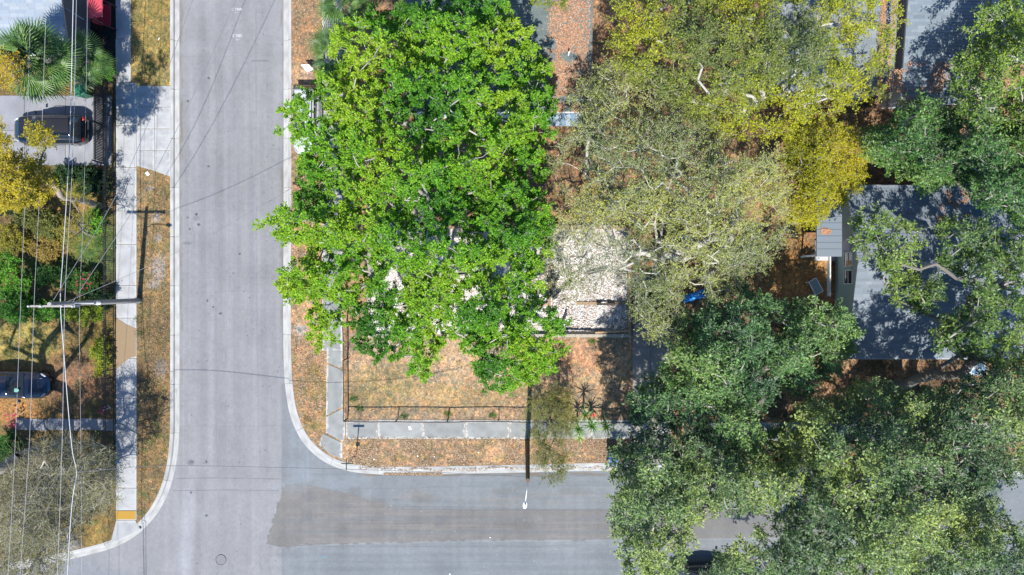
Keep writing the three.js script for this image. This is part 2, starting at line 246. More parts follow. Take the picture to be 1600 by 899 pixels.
// kerbs in cast lengths
function concreteCanvas(sd, base, edge) {
  const cv = document.createElement('canvas'); cv.width = 256; cv.height = 128; const c = cv.getContext('2d'), q = RNG(sd);
  c.fillStyle = css(...base); c.fillRect(0, 0, 256, 128);
  for (let k = 0; k < 40; k++) { const x = q() * 256, y = q() * 128, r = 8 + q() * 40, g = c.createRadialGradient(x, y, 0, x, y, r), t = q() < 0.5 ? base.map((v) => v * 0.88) : base.map((v) => Math.min(250, v * 1.07)); g.addColorStop(0, css(...t, 0.5)); g.addColorStop(1, css(...t, 0)); c.fillStyle = g; c.fillRect(0, 0, 256, 128); }
  if (edge) { for (let s = 0; s < 170; s++) { const t = q(), side = q(); const w = 2 + q() * q() * 20; c.fillStyle = css(...edge, 0.3 + 0.3 * q()); if (side < 0.36) c.fillRect(t * 256, 0, 10 + q() * 24, w); else if (side < 0.72) c.fillRect(t * 256, 128 - w, 10 + q() * 24, w); else if (side < 0.86) c.fillRect(0, t * 128, w, 8 + q() * 20); else c.fillRect(256 - w, t * 128, w, 8 + q() * 20); } }
  const im = c.getImageData(0, 0, 256, 128), d = im.data; for (let o = 0; o < d.length; o += 4) { const m = 0.93 + 0.14 * q(); d[o] = Math.min(255, d[o] * m); d[o + 1] = Math.min(255, d[o + 1] * m); d[o + 2] = Math.min(255, d[o + 2] * m); } c.putImageData(im, 0, 0); return cv;
}
const kerbMats = [0, 1, 2].map((k) => mapMat(concreteCanvas(40 + k, [229 - k * 5, 228 - k * 5, 225 - k * 5]), 0.9));
function kerb(name, path, sgn) {
  const root = structGroup(name), prof = [[0, 0.006], [0.29, 0.004], [0.325, 0.10], [0.355, 0.132], [0.40, 0.14], [0.54, 0.135], [0.545, -0.04]];
  const seg = 8; // ~3.2 m lengths
  for (let s = 0; s + 1 < path.length; s += seg) {
    const e = Math.min(s + seg, path.length - 1), m = new MB();
    for (let i = s; i < e; i++) for (let j = 0; j < prof.length - 1; j++) {
      const q = (ii, jj) => { const o = offset(path.slice(Math.max(0, ii - 1), ii + 2), sgn * prof[jj][0])[Math.min(1, ii)]; const p = V(o[0], prof[jj][1], o[1]); return p; };
      let a = q(i, j), b = q(i + 1, j); if (i === s) a.lerp(b, 0.03); if (i + 1 === e) b.lerp(a, 0.03); let c2 = q(i + 1, j + 1), d = q(i, j + 1); if (i === s) d.lerp(c2, 0.03); if (i + 1 === e) c2.lerp(d, 0.03);
      const u = (i - s) / seg, u2 = (i + 1 - s) / seg, uv = [[u, prof[j][0] * 1.8], [u2, prof[j][0] * 1.8], [u2, prof[j + 1][0] * 1.8], [u, prof[j + 1][0] * 1.8]];
      if (sgn > 0) m.quad(a, b, c2, d, null, uv); else m.quad(b, a, d, c2, null, [uv[1], uv[0], uv[3], uv[2]]);
    }
    mesh('kerb_stone', m.geo(), kerbMats[Math.floor(R() * 3)], root);
  }
}
R = RNG(31);
kerb('kerb', eastEdge, 1); kerb('kerb', westEdge, -1);
// concrete slabs, each its own piece; quads given in photograph pixels
const slabGrey = [0, 1, 2, 3].map((k) => mapMat(concreteCanvas(60 + k, [176 + k * 5, 179 + k * 5, 176 + k * 5], [246, 243, 234]), 0.92));
const slabPale = [0, 1, 2, 3].map((k) => mapMat(concreteCanvas(70 + k, [202 + k * 5, 203 + k * 5, 205 + k * 5], [232, 231, 228]), 0.92));
function slab(parent, q, mats, top = 0.15, gap = 0.014) {
  const c = q.reduce((s, p) => [s[0] + p[0] / q.length, s[1] + p[1] / q.length], [0, 0]), n = q.length;
  const tilt = [rr(-0.004, 0.004), rr(-0.004, 0.004)], m = new MB(), shrink = (p, d) => { const dx = c[0] - p[0], dz = c[1] - p[1], l = Math.hypot(dx, dz); return [p[0] + dx / l * d, p[1] + dz / l * d]; };
  const o = q.map((p) => shrink(p, gap)), i2 = q.map((p) => shrink(p, gap + 0.02)), hh = (p) => top + tilt[0] * (p[0] - c[0]) + tilt[1] * (p[1] - c[1]);
  const x0 = Math.min(...q.map((p) => p[0])), x1 = Math.max(...q.map((p) => p[0])), z0 = Math.min(...q.map((p) => p[1])), z1 = Math.max(...q.map((p) => p[1])), long = z1 - z0 > x1 - x0;
  const uv = (p) => { const a = (p[0] - x0) / (x1 - x0), b = (p[1] - z0) / (z1 - z0); return long ? [b, a] : [a, b]; };
  const T = i2.map((p) => V(p[0], hh(p), p[1])), O = o.map((p) => V(p[0], hh(p) - 0.012, p[1])), B = o.map((p) => V(p[0], 0.02, p[1]));
  const idx = T.map((p, k) => m.v(p, V(0, 1, 0), ...uv(i2[k]))); for (let k = 1; k < n - 1; k++) m.i.push(idx[0], idx[k + 1], idx[k]);
  for (let k = 0; k < n; k++) { const l = (k + 1) % n, e = uv(o[k]), f = uv(o[l]); m.quad(O[l], O[k], T[k], T[l], null, [f, e, e, f]); m.quad(B[l], B[k], O[k], O[l], null, [f, e, e, f]); }
  return mesh('slab', m.geo(), mats[Math.floor(R() * mats.length)], parent);
}
const gq = (...a) => a.map(([x, y]) => G(x, y));
{
  R = RNG(33);
  const sw = structGroup('sidewalk');                          // west pavement
  const ys = [-70, -5, 62, 130, 197, 262, 330, 382, 446, 497, 560, 622, 662, 715, 762, 797, 812];
  ys.push(); for (let k = 0; k < ys.length - 1; k++) { const e = ys[k] < 100 ? 206 : 215; slab(sw, gq([182, ys[k]], [e, ys[k]], [e, ys[k + 1]], [183, ys[k + 1]]), slabPale); }
  slab(sw, gq([183, 812], [213, 812], [221, 826], [190, 842], [174, 849], [177, 835]), slabPale);
  const dr = structGroup('driveway');                          // drive between pavement and street
  for (const y of [[135, 168], [168, 202], [202, 236]]) { slab(dr, gq([215, y[0]], [243, y[0]], [243, y[1]], [215, y[1]]), slabPale); slab(dr, gq([243, y[0]], [268, y[0]], [268, y[1]], [243, y[1]]), slabPale); }
  slab(dr, gq([215, 236], [243, 236], [243, 268], [215, 260]), slabPale); slab(dr, gq([243, 236], [268, 236], [268, 277], [243, 268]), slabPale);
  slab(dr, gq([215, -40], [268, -40], [268, -6], [215, -6]), slabPale);
  const pad = structGroup('parking_pad');                      // concrete pad behind the fence with the dark car
  const padMat = [0, 1].map((k) => mapMat(concreteCanvas(80 + k, [176 + 8 * k, 178 + 8 * k, 184 + 8 * k]), 0.92));
  for (const [x0, x1] of [[-40, 40], [40, 104], [104, 176]]) for (const [y0, y1] of [[150, 205], [205, 259]]) slab(pad, gq([x0, y0], [x1, y0], [x1, y1], [x0, y1]), padMat);
  const walk = structGroup('garden_path');
  for (const [x0, x1] of [[28, 76], [76, 128], [128, 181]]) slab(walk, gq([x0, 653], [x1, 655], [x1, 673], [x0, 671]), padMat);
  const se = structGroup('sidewalk');                          // corner pavement of the lot
  const v = [[-60, 0], [0, 48], [48, 112], [112, 176], [176, 240], [240, 304], [304, 368], [368, 430], [430, 492], [492, 548]];
  for (const [a, b] of v) slab(se, gq([504, a], [536, a], [536, b], [504, b]), slabGrey);
  slab(se, gq([511, 542], [536, 545], [535, 573], [530, 574], [511, 566]), slabGrey); slab(se, gq([511, 568], [529, 575], [537, 580], [538, 634], [524, 642], [510, 649]), slabGrey);
  slab(se, gq([510, 651], [523, 644], [538, 637], [540, 655], [540, 678], [537, 690], [510, 676]), slabGrey); slab(se, gq([505, 677], [536, 691], [536, 716], [520, 712], [499, 695]), slabGrey);
  const xs = [541, 591, 660, 727, 796, 858, 922, 985, 1048]; for (let k = 0; k < xs.length - 1; k++) slab(se, gq([xs[k], 656 + rr(-1, 1)], [xs[k + 1], 656], [xs[k + 1], 685], [xs[k], 686]), slabGrey);
  for (let x = 1110; x < 1750; x += 66) slab(se, gq([x, 660], [x + 66, 660], [x + 66, 688], [x, 688]), slabGrey);
  const dl = structGroup('driveway');                          // drive beside the ruin down to the side street
  const dm = [0, 1].map((k) => mapMat(concreteCanvas(90 + k, [188, 182, 176]), 0.95));
  for (let y = 430; y < 655; y += 56) { slab(dl, gq([988, y], [1016, y], [1016, y + 56], [988, y + 56]), dm); slab(dl, gq([1016, y], [1046, y], [1046, y + 56], [1016, y + 56]), dm); }
  slab(dl, gq([984, 687], [1052, 687], [1058, 727], [978, 727]), dm);
  // dried mud over the pavement: a low lens of silt
  const mg = [], top = [[182.5, 497], [190, 501], [200, 507], [214, 514]], bot = [[214, 557], [206, 559], [196, 566], [182.5, 578]];
  const mo = [...smoothPath(top, 0.12), ...smoothPath(bot, 0.12)].map(([x, z], i) => [x, z + 0.05 * (vnoise(i * 0.7, 3) - 0.5)]);
  struct('mud', flatGeo(mo, 0.161), std(A(184, 158, 124), 0.95, { bumpMap: gGround, bumpScale: 0.01 }));
}
// yellow tactile pad with domes
{
  const p = G(198.5, 804), t = thing('tactile_pad', 'worn yellow tactile paving pad set in the end of the left sidewalk', 'tactile pad', [p[0], 0.15, p[1]]);
  mesh('base_plate', new RoundedBoxGeometry(1.26, 0.024, 0.55, 2, 0.008), std(A(226, 176, 62), 0.8), t).position.y = 0.014;
  const d = []; for (let i = 0; i < 18; i++) for (let j = 0; j < 8; j++) { const g = new THREE.CylinderGeometry(0.012, 0.02, 0.008, 7); g.translate(-0.58 + i * 0.068, 0.03, -0.235 + j * 0.067); d.push(g); }
  stuff(mesh('domes', mergeGeometries(d), std(A(214, 160, 50), 0.8), t));
}
{ // manhole
  const p = G(345, 875), t = thing('manhole_cover', 'round grey iron manhole cover in the main road near the junction', 'manhole cover', [p[0], 0, p[1]]);
  const rim = new THREE.TorusGeometry(0.33, 0.022, 6, 40); rim.rotateX(Math.PI / 2); mesh('rim', rim, std([0.07, 0.07, 0.075], 0.7), t).position.y = 0.006;
  mesh('lid', new THREE.CylinderGeometry(0.30, 0.30, 0.02, 40), std([0.17, 0.17, 0.18], 0.7, { metalness: 0.2 }), t).position.y = 0.004;
  const g = []; for (let k = -4; k <= 4; k++) { const L = 2 * Math.sqrt(0.27 * 0.27 - (k * 0.06) ** 2); const b = new THREE.BoxGeometry(L, 0.008, 0.014); b.translate(0, 0.017, k * 0.06); g.push(b); } mesh('ribs', mergeGeometries(g), std([0.10, 0.10, 0.105], 0.7), t);
}

// ---------------------------------------------------------------- houses
function shingles(quad, course, tones, tab = 0.5) {          // quad: eave-left, eave-right, ridge-right, ridge-left; overlapping courses of separate tabs
  const [a, b, c, d] = quad, m = new MB(), up = V().subVectors(b, a).cross(V().subVectors(d, a)).normalize(), n = Math.ceil(a.distanceTo(d) / course);
  if (up.y < 0) up.negate();
  for (let i = 0; i < n; i++) {
    const t0 = i / n, t1 = Math.min(1, (i + 1.15) / n), l0 = a.clone().lerp(d, t0), r0 = b.clone().lerp(c, t0), l1 = a.clone().lerp(d, t1), r1 = b.clone().lerp(c, t1), L = l0.distanceTo(r0);
    const row = rr(0.92, 1.08); let s = -R() * tab; while (s < L) {
      const w = tab * rr(0.7, 1.35), s0 = Math.max(0, s) / L, s1 = Math.min(L, s + w - 0.006) / L; s += w; if (s1 <= s0) continue;
      const th = rr(0.022, 0.034), base = tones[Math.floor(R() * tones.length)], f = row * rr(0.95, 1.05), col = base.map((v) => v * f);
      const p0 = l0.clone().lerp(r0, s0).addScaledVector(up, th), p1 = l0.clone().lerp(r0, s1).addScaledVector(up, th), p2 = l1.clone().lerp(r1, s1).addScaledVector(up, 0.004), p3 = l1.clone().lerp(r1, s0).addScaledVector(up, 0.004);
      m.quad(p0, p1, p2, p3, col); m.quad(p0.clone().addScaledVector(up, -th), p1.clone().addScaledVector(up, -th), p1, p0, col);
    }
  }
  return m.geo();
}
const shingleMat = new THREE.MeshStandardMaterial({ vertexColors: true, roughness: 0.95, bumpMap: gRoad, bumpScale: 0.004 });
const vcMat = (rough = 0.9) => new THREE.MeshStandardMaterial({ vertexColors: true, roughness: rough });
const whitePaint = std([0.72, 0.73, 0.74], 0.6), darkGlass = new THREE.MeshPhysicalMaterial({ color: new THREE.Color().setRGB(0.015, 0.018, 0.022), roughness: 0.06, metalness: 0, clearcoat: 0.6 });
// gable house with its ridge along x; all numbers in metres
function gable(name, label, x0, x1, z0, z1, eave, ridge, over, wallCol, tones, zr = null, course = 0.2) {
  const t = thing(name, label, 'house', [0, 0.12, 0]); zr = zr ?? (z0 + z1) / 2;
  const wm = std(wallCol, 0.9), w = new MB(), k = (z1 - zr), sl = (ridge - eave) / (z1 - zr);
  w.box((x0 + x1) / 2, eave / 2 - 0.06, (z0 + z1) / 2, x1 - x0, eave, z1 - z0);
  for (const x of [x0, x1]) w.tri(V(x, eave - 0.06, z0), V(x, eave - 0.06, z1), V(x, ridge - 0.1, zr));
  mesh('wall', w.geo(), wm, t);
  const xo0 = x0 - over, xo1 = x1 + over, zo0 = z0 - over, zo1 = z1 + over, ye1 = eave - sl * over, ye0 = eave - (ridge - eave) / (zr - z0) * over;
  const south = [V(xo0, ye1, zo1), V(xo1, ye1, zo1), V(xo1, ridge, zr), V(xo0, ridge, zr)], north = [V(xo1, ye0, zo0), V(xo0, ye0, zo0), V(xo0, ridge, zr), V(xo1, ridge, zr)];
  for (const q of [south, north]) {
    const m = new MB(), dn = V(0, -0.12, 0); m.quad(...q); const lo = q.map((p) => p.clone().add(dn)); m.quad(lo[3], lo[2], lo[1], lo[0]); for (let i = 0; i < 4; i++) m.quad(lo[i], lo[(i + 1) % 4], q[(i + 1) % 4], q[i]);
    const rf = mesh('roof_deck', m.geo(), std([0.3, 0.28, 0.25], 0.9), t);
    stuff(mesh('shingles', shingles(q, course, tones), shingleMat, rf));
  }
  const cap = new MB(); for (let x = xo0; x < xo1; x += 0.3) { const e = Math.min(x + 0.29, xo1), c = tones[Math.floor(R() * tones.length)], y = ridge + 0.03; cap.quad(V(x, y - 0.035, zr + 0.15), V(e, y - 0.035, zr + 0.15), V(e, y + 0.012, zr), V(x, y + 0.012, zr), c); cap.quad(V(e, y - 0.035, zr - 0.15), V(x, y - 0.035, zr - 0.15), V(x, y + 0.012, zr), V(e, y + 0.012, zr), c); }
  stuff(mesh('ridge_cap', cap.geo(), shingleMat, t));
  const f = new MB(); f.box((x0 + x1) / 2, ye1 - 0.08, zo1 + 0.015, xo1 - xo0, 0.16, 0.025); mesh('fascia', f.geo(), whitePaint, t);
  const f2 = new MB(); f2.box((x0 + x1) / 2, ye0 - 0.08, zo0 - 0.015, xo1 - xo0, 0.16, 0.025); mesh('fascia', f2.geo(), whitePaint, t);
  return t;
}
function windowPart(t, x, y, z, w, h, axis) {             // on a wall facing -x ('x') or +z ('z')
  const fr = new MB(), b = 0.06; if (axis === 'x') { fr.box(x, y, z - w / 2 + b / 2, 0.06, h, b); fr.box(x, y, z + w / 2 - b / 2, 0.06, h, b); fr.box(x, y + h / 2 - b / 2, z, 0.06, b, w - 2 * b); fr.box(x, y - h / 2 + b / 2, z, 0.06, b, w - 2 * b); fr.box(x, y, z, 0.05, 0.04, w - 2 * b); } else { fr.box(x - w / 2 + b / 2, y, z, b, h, 0.06); fr.box(x + w / 2 - b / 2, y, z, b, h, 0.06); fr.box(x, y + h / 2 - b / 2, z, w - 2 * b, b, 0.06); fr.box(x, y - h / 2 + b / 2, z, w - 2 * b, b, 0.06); }
  const f = mesh('window', fr.geo(), whitePaint, t), p = new MB(); if (axis === 'x') p.box(x + 0.015, y, z, 0.02, h - 2 * b, w - 2 * b); else p.box(x, y, z - 0.015, w - 2 * b, h - 2 * b, 0.02); mesh('pane', p.geo(), darkGlass, f);
}
R = RNG(41);
const greyTones = [A(160, 173, 186), A(154, 168, 182), A(166, 177, 189), A(157, 168, 180)];
{ // house on the right
  const t = gable('house', 'pale green bungalow with big grey shingle roof under oak boughs at the right edge', 21.0, 38, -5.7, 3.8, 2.75, 4.0, 0.55, [0.36, 0.42, 0.36], greyTones, -1.5);
  windowPart(t, 20.98, 1.75, -1.75, 0.9, 1.1, 'x'); windowPart(t, 20.98, 1.75, -0.65, 0.9, 1.1, 'x');
  const por = new MB(); por.box(19.45, 2.45, -3.95, 1.55, 0.12, 4.1); const pr = mesh('porch_roof', por.geo(), std(A(150, 164, 178), 0.85), t);
  const pr2 = new MB(); for (let z = -5.95; z < -1.95; z += 0.4) pr2.box(19.45, 2.52, z, 1.5, 0.018, 0.03); mesh('roof_seam', pr2.geo(), std(A(130, 144, 160), 0.85), pr);
  for (const [x, z] of [[18.8, -2.0], [18.8, -5.9]]) { const p = new MB(); p.box(x, 1.2, z, 0.1, 2.4, 0.1); mesh('porch_post', p.geo(), whitePaint, t); }
  const dr = new MB(); dr.box(20.965, 1.02, -2.75, 0.05, 2.04, 0.86); const door = mesh('door', dr.geo(), std([0.38, 0.37, 0.46], 0.6), t); const kn = new THREE.SphereGeometry(0.04, 10, 8); kn.translate(20.91, 1.0, -2.42); mesh('handle', kn, std([0.5, 0.45, 0.3], 0.3, { metalness: 0.8 }), door);
  const st = new MB(); st.box(20.3, 0.08, -2.4, 1.3, 0.16, 1.3); mesh('step', st.geo(), std([0.4, 0.4, 0.42], 0.9), t);
  for (const [x, z] of [[23.4, -3.6], [27.2, -3.2], [24.6, 1.2]]) { const y = 4.0 - Math.abs(z + 1.5) * 0.27, v = mesh('vent_pipe', new MB().tube([V(x, y - 0.1, z), V(x, y + 0.35, z)], 0.06, 10).geo(), std([0.3, 0.3, 0.31], 0.5), t); const fl = new THREE.CylinderGeometry(0.16, 0.2, 0.04, 14); fl.translate(x, y + 0.03, z); mesh('flashing', fl, std([0.2, 0.21, 0.22], 0.5), v); }
}
{ // houses along the top
  const t2 = gable('house', 'white house with light grey shingle roof at the top right, oak shadow across it', 24.0, 27.6, -24, -11.6, 3.0, 3.9, 0.45, [0.6, 0.6, 0.6], [A(160, 174, 186), A(150, 166, 178), A(166, 178, 188)], -18);
  windowPart(t2, 25.2, 1.5, -11.57, 1.2, 1.1, 'z'); windowPart(t2, 26.8, 1.5, -11.57, 0.9, 1.1, 'z');
  const t3 = gable('house', 'white house with low pale roof showing in patches beneath the yellow-green oak', 16.6, 22.9, -24, -12.2, 2.6, 3.3, 0.4, [0.62, 0.62, 0.6], [A(166, 176, 184), A(156, 168, 176), A(172, 178, 182)], -18.5);
  windowPart(t3, 18.6, 1.4, -12.17, 1.3, 1.0, 'z'); windowPart(t3, 21.2, 1.4, -12.17, 1.3, 1.0, 'z');
  const t4 = gable('house', 'house with grey-green roof strewn with orange leaves at the top centre', -6.2, 4.55, -24, -11.0, 2.8, 3.4, 0.3, [0.55, 0.58, 0.55], [A(138, 152, 150), A(130, 145, 144), A(144, 156, 152)], -18);
  windowPart(t4, 1.5, 1.4, -10.97, 1.3, 1.0, 'z');
  gable('shed', 'small building with pale blue-white roof behind the loose light green tree, top right edge', 29.6, 36, -24, -14.6, 2.3, 2.8, 0.3, [0.6, 0.62, 0.65], [A(214, 226, 240), A(206, 220, 236), A(222, 230, 240)], -19);
  const aw = new MB(); for (let k = 0; k < 9; k++) aw.box(1.9 + k * 0.31, 2.25 + (k % 2) * 0.02, -10.35, 0.29, 0.03, 0.8, k % 2 ? A(196, 216, 236) : A(150, 184, 214)); mesh('awning', aw.geo(), vcMat(0.6), t4);
  const pipe = new THREE.CylinderGeometry(0.05, 0.05, 0.5, 10); pipe.translate(3.4, 3.5, -14); mesh('vent_pipe', pipe, whitePaint, t4);
  const t5 = gable('house', 'house with pale blue-grey shingle roof at the top left beside the fan palm', -38, -27.4, -24, -14.6, 2.8, 3.9, 0.4, [0.12, 0.11, 0.12], [A(186, 198, 212), A(176, 190, 206), A(194, 204, 214)], -19.2, 0.2);
  windowPart(t5, -30, 1.4, -14.57, 1.2, 1.0, 'z');
}
function litterGeo(n, place, cols, s0 = 0.05, s1 = 0.10) {
  const L = new Leaves(n); for (let i = 0; i < n; i++) { const q = place(); if (!q) continue; const a = R() * 6.283, c = cols[Math.floor(R() * cols.length)], f = rr(0.75, 1.2), s = rr(s0, s1); L.add(q.x, q.y + 0.006 + R() * 0.012, q.z, Math.cos(a), rr(-0.1, 0.25), Math.sin(a), rr(-0.35, 0.35), 1, rr(-0.35, 0.35), s, s * rr(0.45, 0.75), c[0] * f, c[1] * f, c[2] * f); } return L.geo();
}
const litterMat = vcMat(0.95);
const tanLeaf = [A(222, 192, 156), A(202, 166, 128), A(186, 150, 114), A(232, 212, 184), A(158, 128, 96)], orangeLeaf = [A(240, 184, 142), A(230, 168, 126), A(208, 144, 106), A(244, 204, 168)];
{ // leaf drifts lying on roofs
  R = RNG(43);
  const roofY = (x, z) => 0.12 + (z > -18 ? 3.4 - (3.4 - 2.8) / 7 * (z + 18) : 3.4 - 0.1 * (-18 - z)) + 0.02;
  const lf = stuff(mesh('leaf_litter', litterGeo(9000, () => { const t = R(); const px = 868 + rr(-14, 70) * Math.pow(R(), 0.3) + (t > 0.7 ? rr(-10, 20) : 0), py = rr(-20, 175); if (px > 921 || fbm(px * 0.045, py * 0.045, 3) < 0.36 + (px < 868 ? 0.12 : 0)) return null; const p = P(px, py, 3.1); return V(p.x, roofY(p.x, p.z), p.z); }, orangeLeaf, 0.06, 0.13), litterMat)); tag(lf, 'orange dead leaves drifted over the grey-green roof at the top centre', 'fallen leaves');
  const l2 = stuff(mesh('leaf_litter', litterGeo(5200, () => { const px = R() < 0.55 ? rr(1374, 1388) : rr(1390, 1480), py = px < 1389 ? rr(-20, 172) : rr(100, 178); if (px > 1389 && fbm(px * 0.05, py * 0.05, 3) < 0.55) return null; const p = P(px, py, 3.1), y = px > 1383 ? 3.12 + 0.12 + (3.9 - 3.0) / 6.4 * (-11.6 - p.z) - 0.06 : 2.62 + 0.12 + (3.3 - 2.6) / 6.3 * (-12.2 - p.z); return V(p.x, y + 0.02, p.z); }, orangeLeaf, 0.06, 0.13), litterMat)); tag(l2, 'orange dead leaves along the roof valley and eaves at the top right', 'fallen leaves');
  const l3 = stuff(mesh('leaf_litter', litterGeo(2600, () => { const c = [[1290, 362, 9, 4], [1500, 310, 26, 16], [1520, 345, 20, 18], [1470, 330, 10, 14]][Math.floor(R() * 4)], a = R() * 6.28, q = Math.sqrt(R()); const px = c[0] + c[2] * q * Math.cos(a), py = c[1] + c[3] * q * Math.sin(a); if (fbm(px * 0.09, py * 0.09, 3) < 0.5 + 0.14 * (q - 0.5)) return null; if (px < 1330) { const p = P(px, py, 2.6); return V(p.x, 2.65, p.z); } const p = P(px, py, 3.4); const y = 0.12 + 4.0 - (4.0 - 2.75) / 4.2 * Math.max(0, -1.5 - p.z); return V(p.x, y + 0.02, p.z); }, orangeLeaf, 0.06, 0.13), litterMat)); tag(l3, 'small orange leaf patches on the big roof and porch roof at the right', 'fallen leaves');
}

// ---------------------------------------------------------------- trees
function inPoly(x, y, p) { let c = false; for (let i = 0, j = p.length - 1; i < p.length; j = i++) { const [xi, yi] = p[i], [xj, yj] = p[j]; if ((yi > y) !== (yj > y) && x < (xj - xi) * (y - yi) / (yj - yi) + xi) c = !c; } return c; }
function edgeDist(x, y, p) { let m = 1e9; for (let i = 0, j = p.length - 1; i < p.length; j = i++) { const ax = p[j][0], ay = p[j][1], dx = p[i][0] - ax, dy = p[i][1] - ay, t = clamp(((x - ax) * dx + (y - ay) * dy) / (dx * dx + dy * dy), 0, 1); m = Math.min(m, Math.hypot(x - ax - t * dx, y - ay - t * dy)); } return m; }
const leafMats = new Map();
function leafMat(tr, ro = 0.62, sp = 0.35) { const k = tr + '/' + ro; if (!leafMats.has(k)) leafMats.set(k, new THREE.MeshPhysicalMaterial({ vertexColors: true, roughness: ro, specularIntensity: sp, transmission: tr, thickness: 0, side: THREE.DoubleSide })); return leafMats.get(k); }
const barkMats = new Map();
function barkMat(c) { const k = c.join(); if (!barkMats.has(k)) barkMats.set(k, std(c, 0.95, { bumpMap: gGround, bumpScale: 0.02 })); return barkMats.get(k); }
// A tree: crown outline(s) as seen from above at the crown's own height -> clumps -> limbs reaching them -> twigs -> leaves
function tree(o) {
  R = RNG(o.seed || 1);
  const b = G(...o.base), root = thing(o.name || 'tree', o.label, o.cat || 'tree', [b[0], 0.1, b[1]], 0, o.group), org = V(b[0], 0.1, b[1]);
  const clumps = [], sp = o.spacing, LY = o.layers ?? 2;
  for (const cr of o.crowns) {
    const xs = cr.poly.map((p) => p[0]), ys = cr.poly.map((p) => p[1]), x0 = Math.min(...xs), x1 = Math.max(...xs), y0 = Math.min(...ys), y1 = Math.max(...ys);
    const he = cr.he ?? o.he, ht = cr.ht ?? o.ht, D = cr.D ?? o.D ?? 110, k = (H - (he + ht) / 2) / F, step = sp / k;
    for (let l = 0; l < LY; l++) for (let y = y0; y <= y1; y += step) for (let x = x0; x <= x1; x += step) {
      const px = x + rr(-0.5, 0.5) * step, py = y + rr(-0.5, 0.5) * step; if (!inPoly(px, py, cr.poly)) continue;
      const d = edgeDist(px, py, cr.poly), gap = cr.gap ?? o.gap ?? 0.3, gs = o.gapScale ?? 0.022; const gn = fbm(px * gs + (o.seed || 0) * 7.3, py * gs, 3); if (gn < gap) continue; if ((o.holes || []).some(([a, b2, r]) => Math.hypot(px - a, py - b2) < r)) continue;
      if (l > 0 && (R() < 0.25 || d < step * 0.4)) continue;
      let h = he + (ht - he) * Math.sqrt(clamp(d / D, 0, 1)) + (fbm(px * 0.03 + 31, py * 0.03, 2) - 0.5) * (o.bump ?? 3) - l * (o.depth ?? 1.6) * rr(0.6, 1.2); h = Math.max(h, o.hmin ?? 1.6);
      const p = P(px, py, h); clumps.push({ p, l, d, px, py, r: (o.clump ?? 0.5) * rr(0.75, 1.25), tone: fbm(px * 0.012 + 3, py * 0.012 + (o.seed || 0), 3), ci: cr.cols || o.cols });
    }
  }
  // skeleton
  const fork = o.fork ?? 2.6, cen = clumps.reduce((s, c) => s.add(c.p), V()).multiplyScalar(1 / Math.max(1, clumps.length)), nodes = [];
  const lean = V(cen.x - org.x, 0, cen.z - org.z).multiplyScalar(o.lean ?? 0.12), tn = 6;
  for (let i = 0; i <= tn; i++) { const t = i / tn; nodes.push({ p: V(org.x + lean.x * t * t + (i ? rr(-0.06, 0.06) : 0), org.y - 0.15 + (fork + 0.15) * t, org.z + lean.z * t * t + (i ? rr(-0.06, 0.06) : 0)), par: i - 1, w: 0 }); }
  const order = clumps.slice(), limbs = []; const nl = Math.min(order.length, o.limbs ?? 14);
  { // first the wide-spread main limbs (farthest-point picks), then the rest from near to far
    let cand = order.filter((c) => c.l === LY - 1); if (!cand.length) cand = order.slice(); const edgeOK = (c) => c.d > 14; const dist = cand.map(() => 1e9);
    for (let i = 0; i < nl && cand.length; i++) { let best = 0; if (i) { for (let j = 1; j < cand.length; j++) if (dist[j] > dist[best]) best = j; } if (edgeOK(cand[best])) limbs.push(cand[best]);  for (let j = 0; j < cand.length; j++) dist[j] = Math.min(dist[j], cand[j].p.distanceTo(cand[best].p)); }
  }
  const ls = new Set(limbs), top = nodes[tn].p, rest = order.filter((c) => !ls.has(c)).sort((a, c) => a.p.distanceToSquared(top) - c.p.distanceToSquared(top));
  limbs.sort((a, c) => a.p.distanceToSquared(top) - c.p.distanceToSquared(top));
  for (const c of [...limbs, ...rest]) {
    let best = tn, bd = 1e9; const isL = ls.has(c);
    for (let j = isL ? Math.max(3, tn - 2) : tn; j < nodes.length; j++) { const q = nodes[j].p, dx = c.p.x - q.x, dy = c.p.y - q.y, dz = c.p.z - q.z; let d = dx * dx + dy * dy * 1.6 + dz * dz; if (dy < 0) d *= 1.5; d *= 1 + 0.02 * (nodes[j].deg || 0); if (isL) d *= nodes[j].lb ? 1.1 : 1; if (d < bd) { bd = d; best = j; } }
    const s = nodes[best], L = s.p.distanceTo(c.p), n = Math.max(1, Math.round(L / (o.seg ?? 0.55))), par = s.par >= 0 ? V().subVectors(s.p, nodes[s.par].p).normalize() : V(0, 1, 0);
    const ctrl = s.p.clone().addScaledVector(par, L * (isL ? 0.3 : 0.28)).lerp(s.p.clone().lerp(c.p, 0.5), 0.45); ctrl.y += L * (isL ? -0.02 : 0.05);
    let pv = best; const j = (o.crook ?? 0.16) * Math.min(1, L * 0.4);
    for (let i = 1; i <= n; i++) { const t = i / n, p = s.p.clone().multiplyScalar((1 - t) * (1 - t)).addScaledVector(ctrl, 2 * t * (1 - t)).addScaledVector(c.p, t * t); if (i < n) p.add(V(rr(-j, j), rr(-j, j), rr(-j, j))); nodes.push({ p, par: pv, w: 0, first: i === 1 ? best : -1, deg: isL ? 0 : (nodes[pv].deg || 0) + 1, lb: isL }); pv = nodes.length - 1; }
    nodes[pv].tip = c; c.node = pv; c.dir = V().subVectors(nodes[pv].p, nodes[nodes[pv].par].p).normalize();
  }
  const tipR = o.tipR ?? 0.012, e = o.pipe ?? 2.05; for (const n of nodes) n.a = 0;
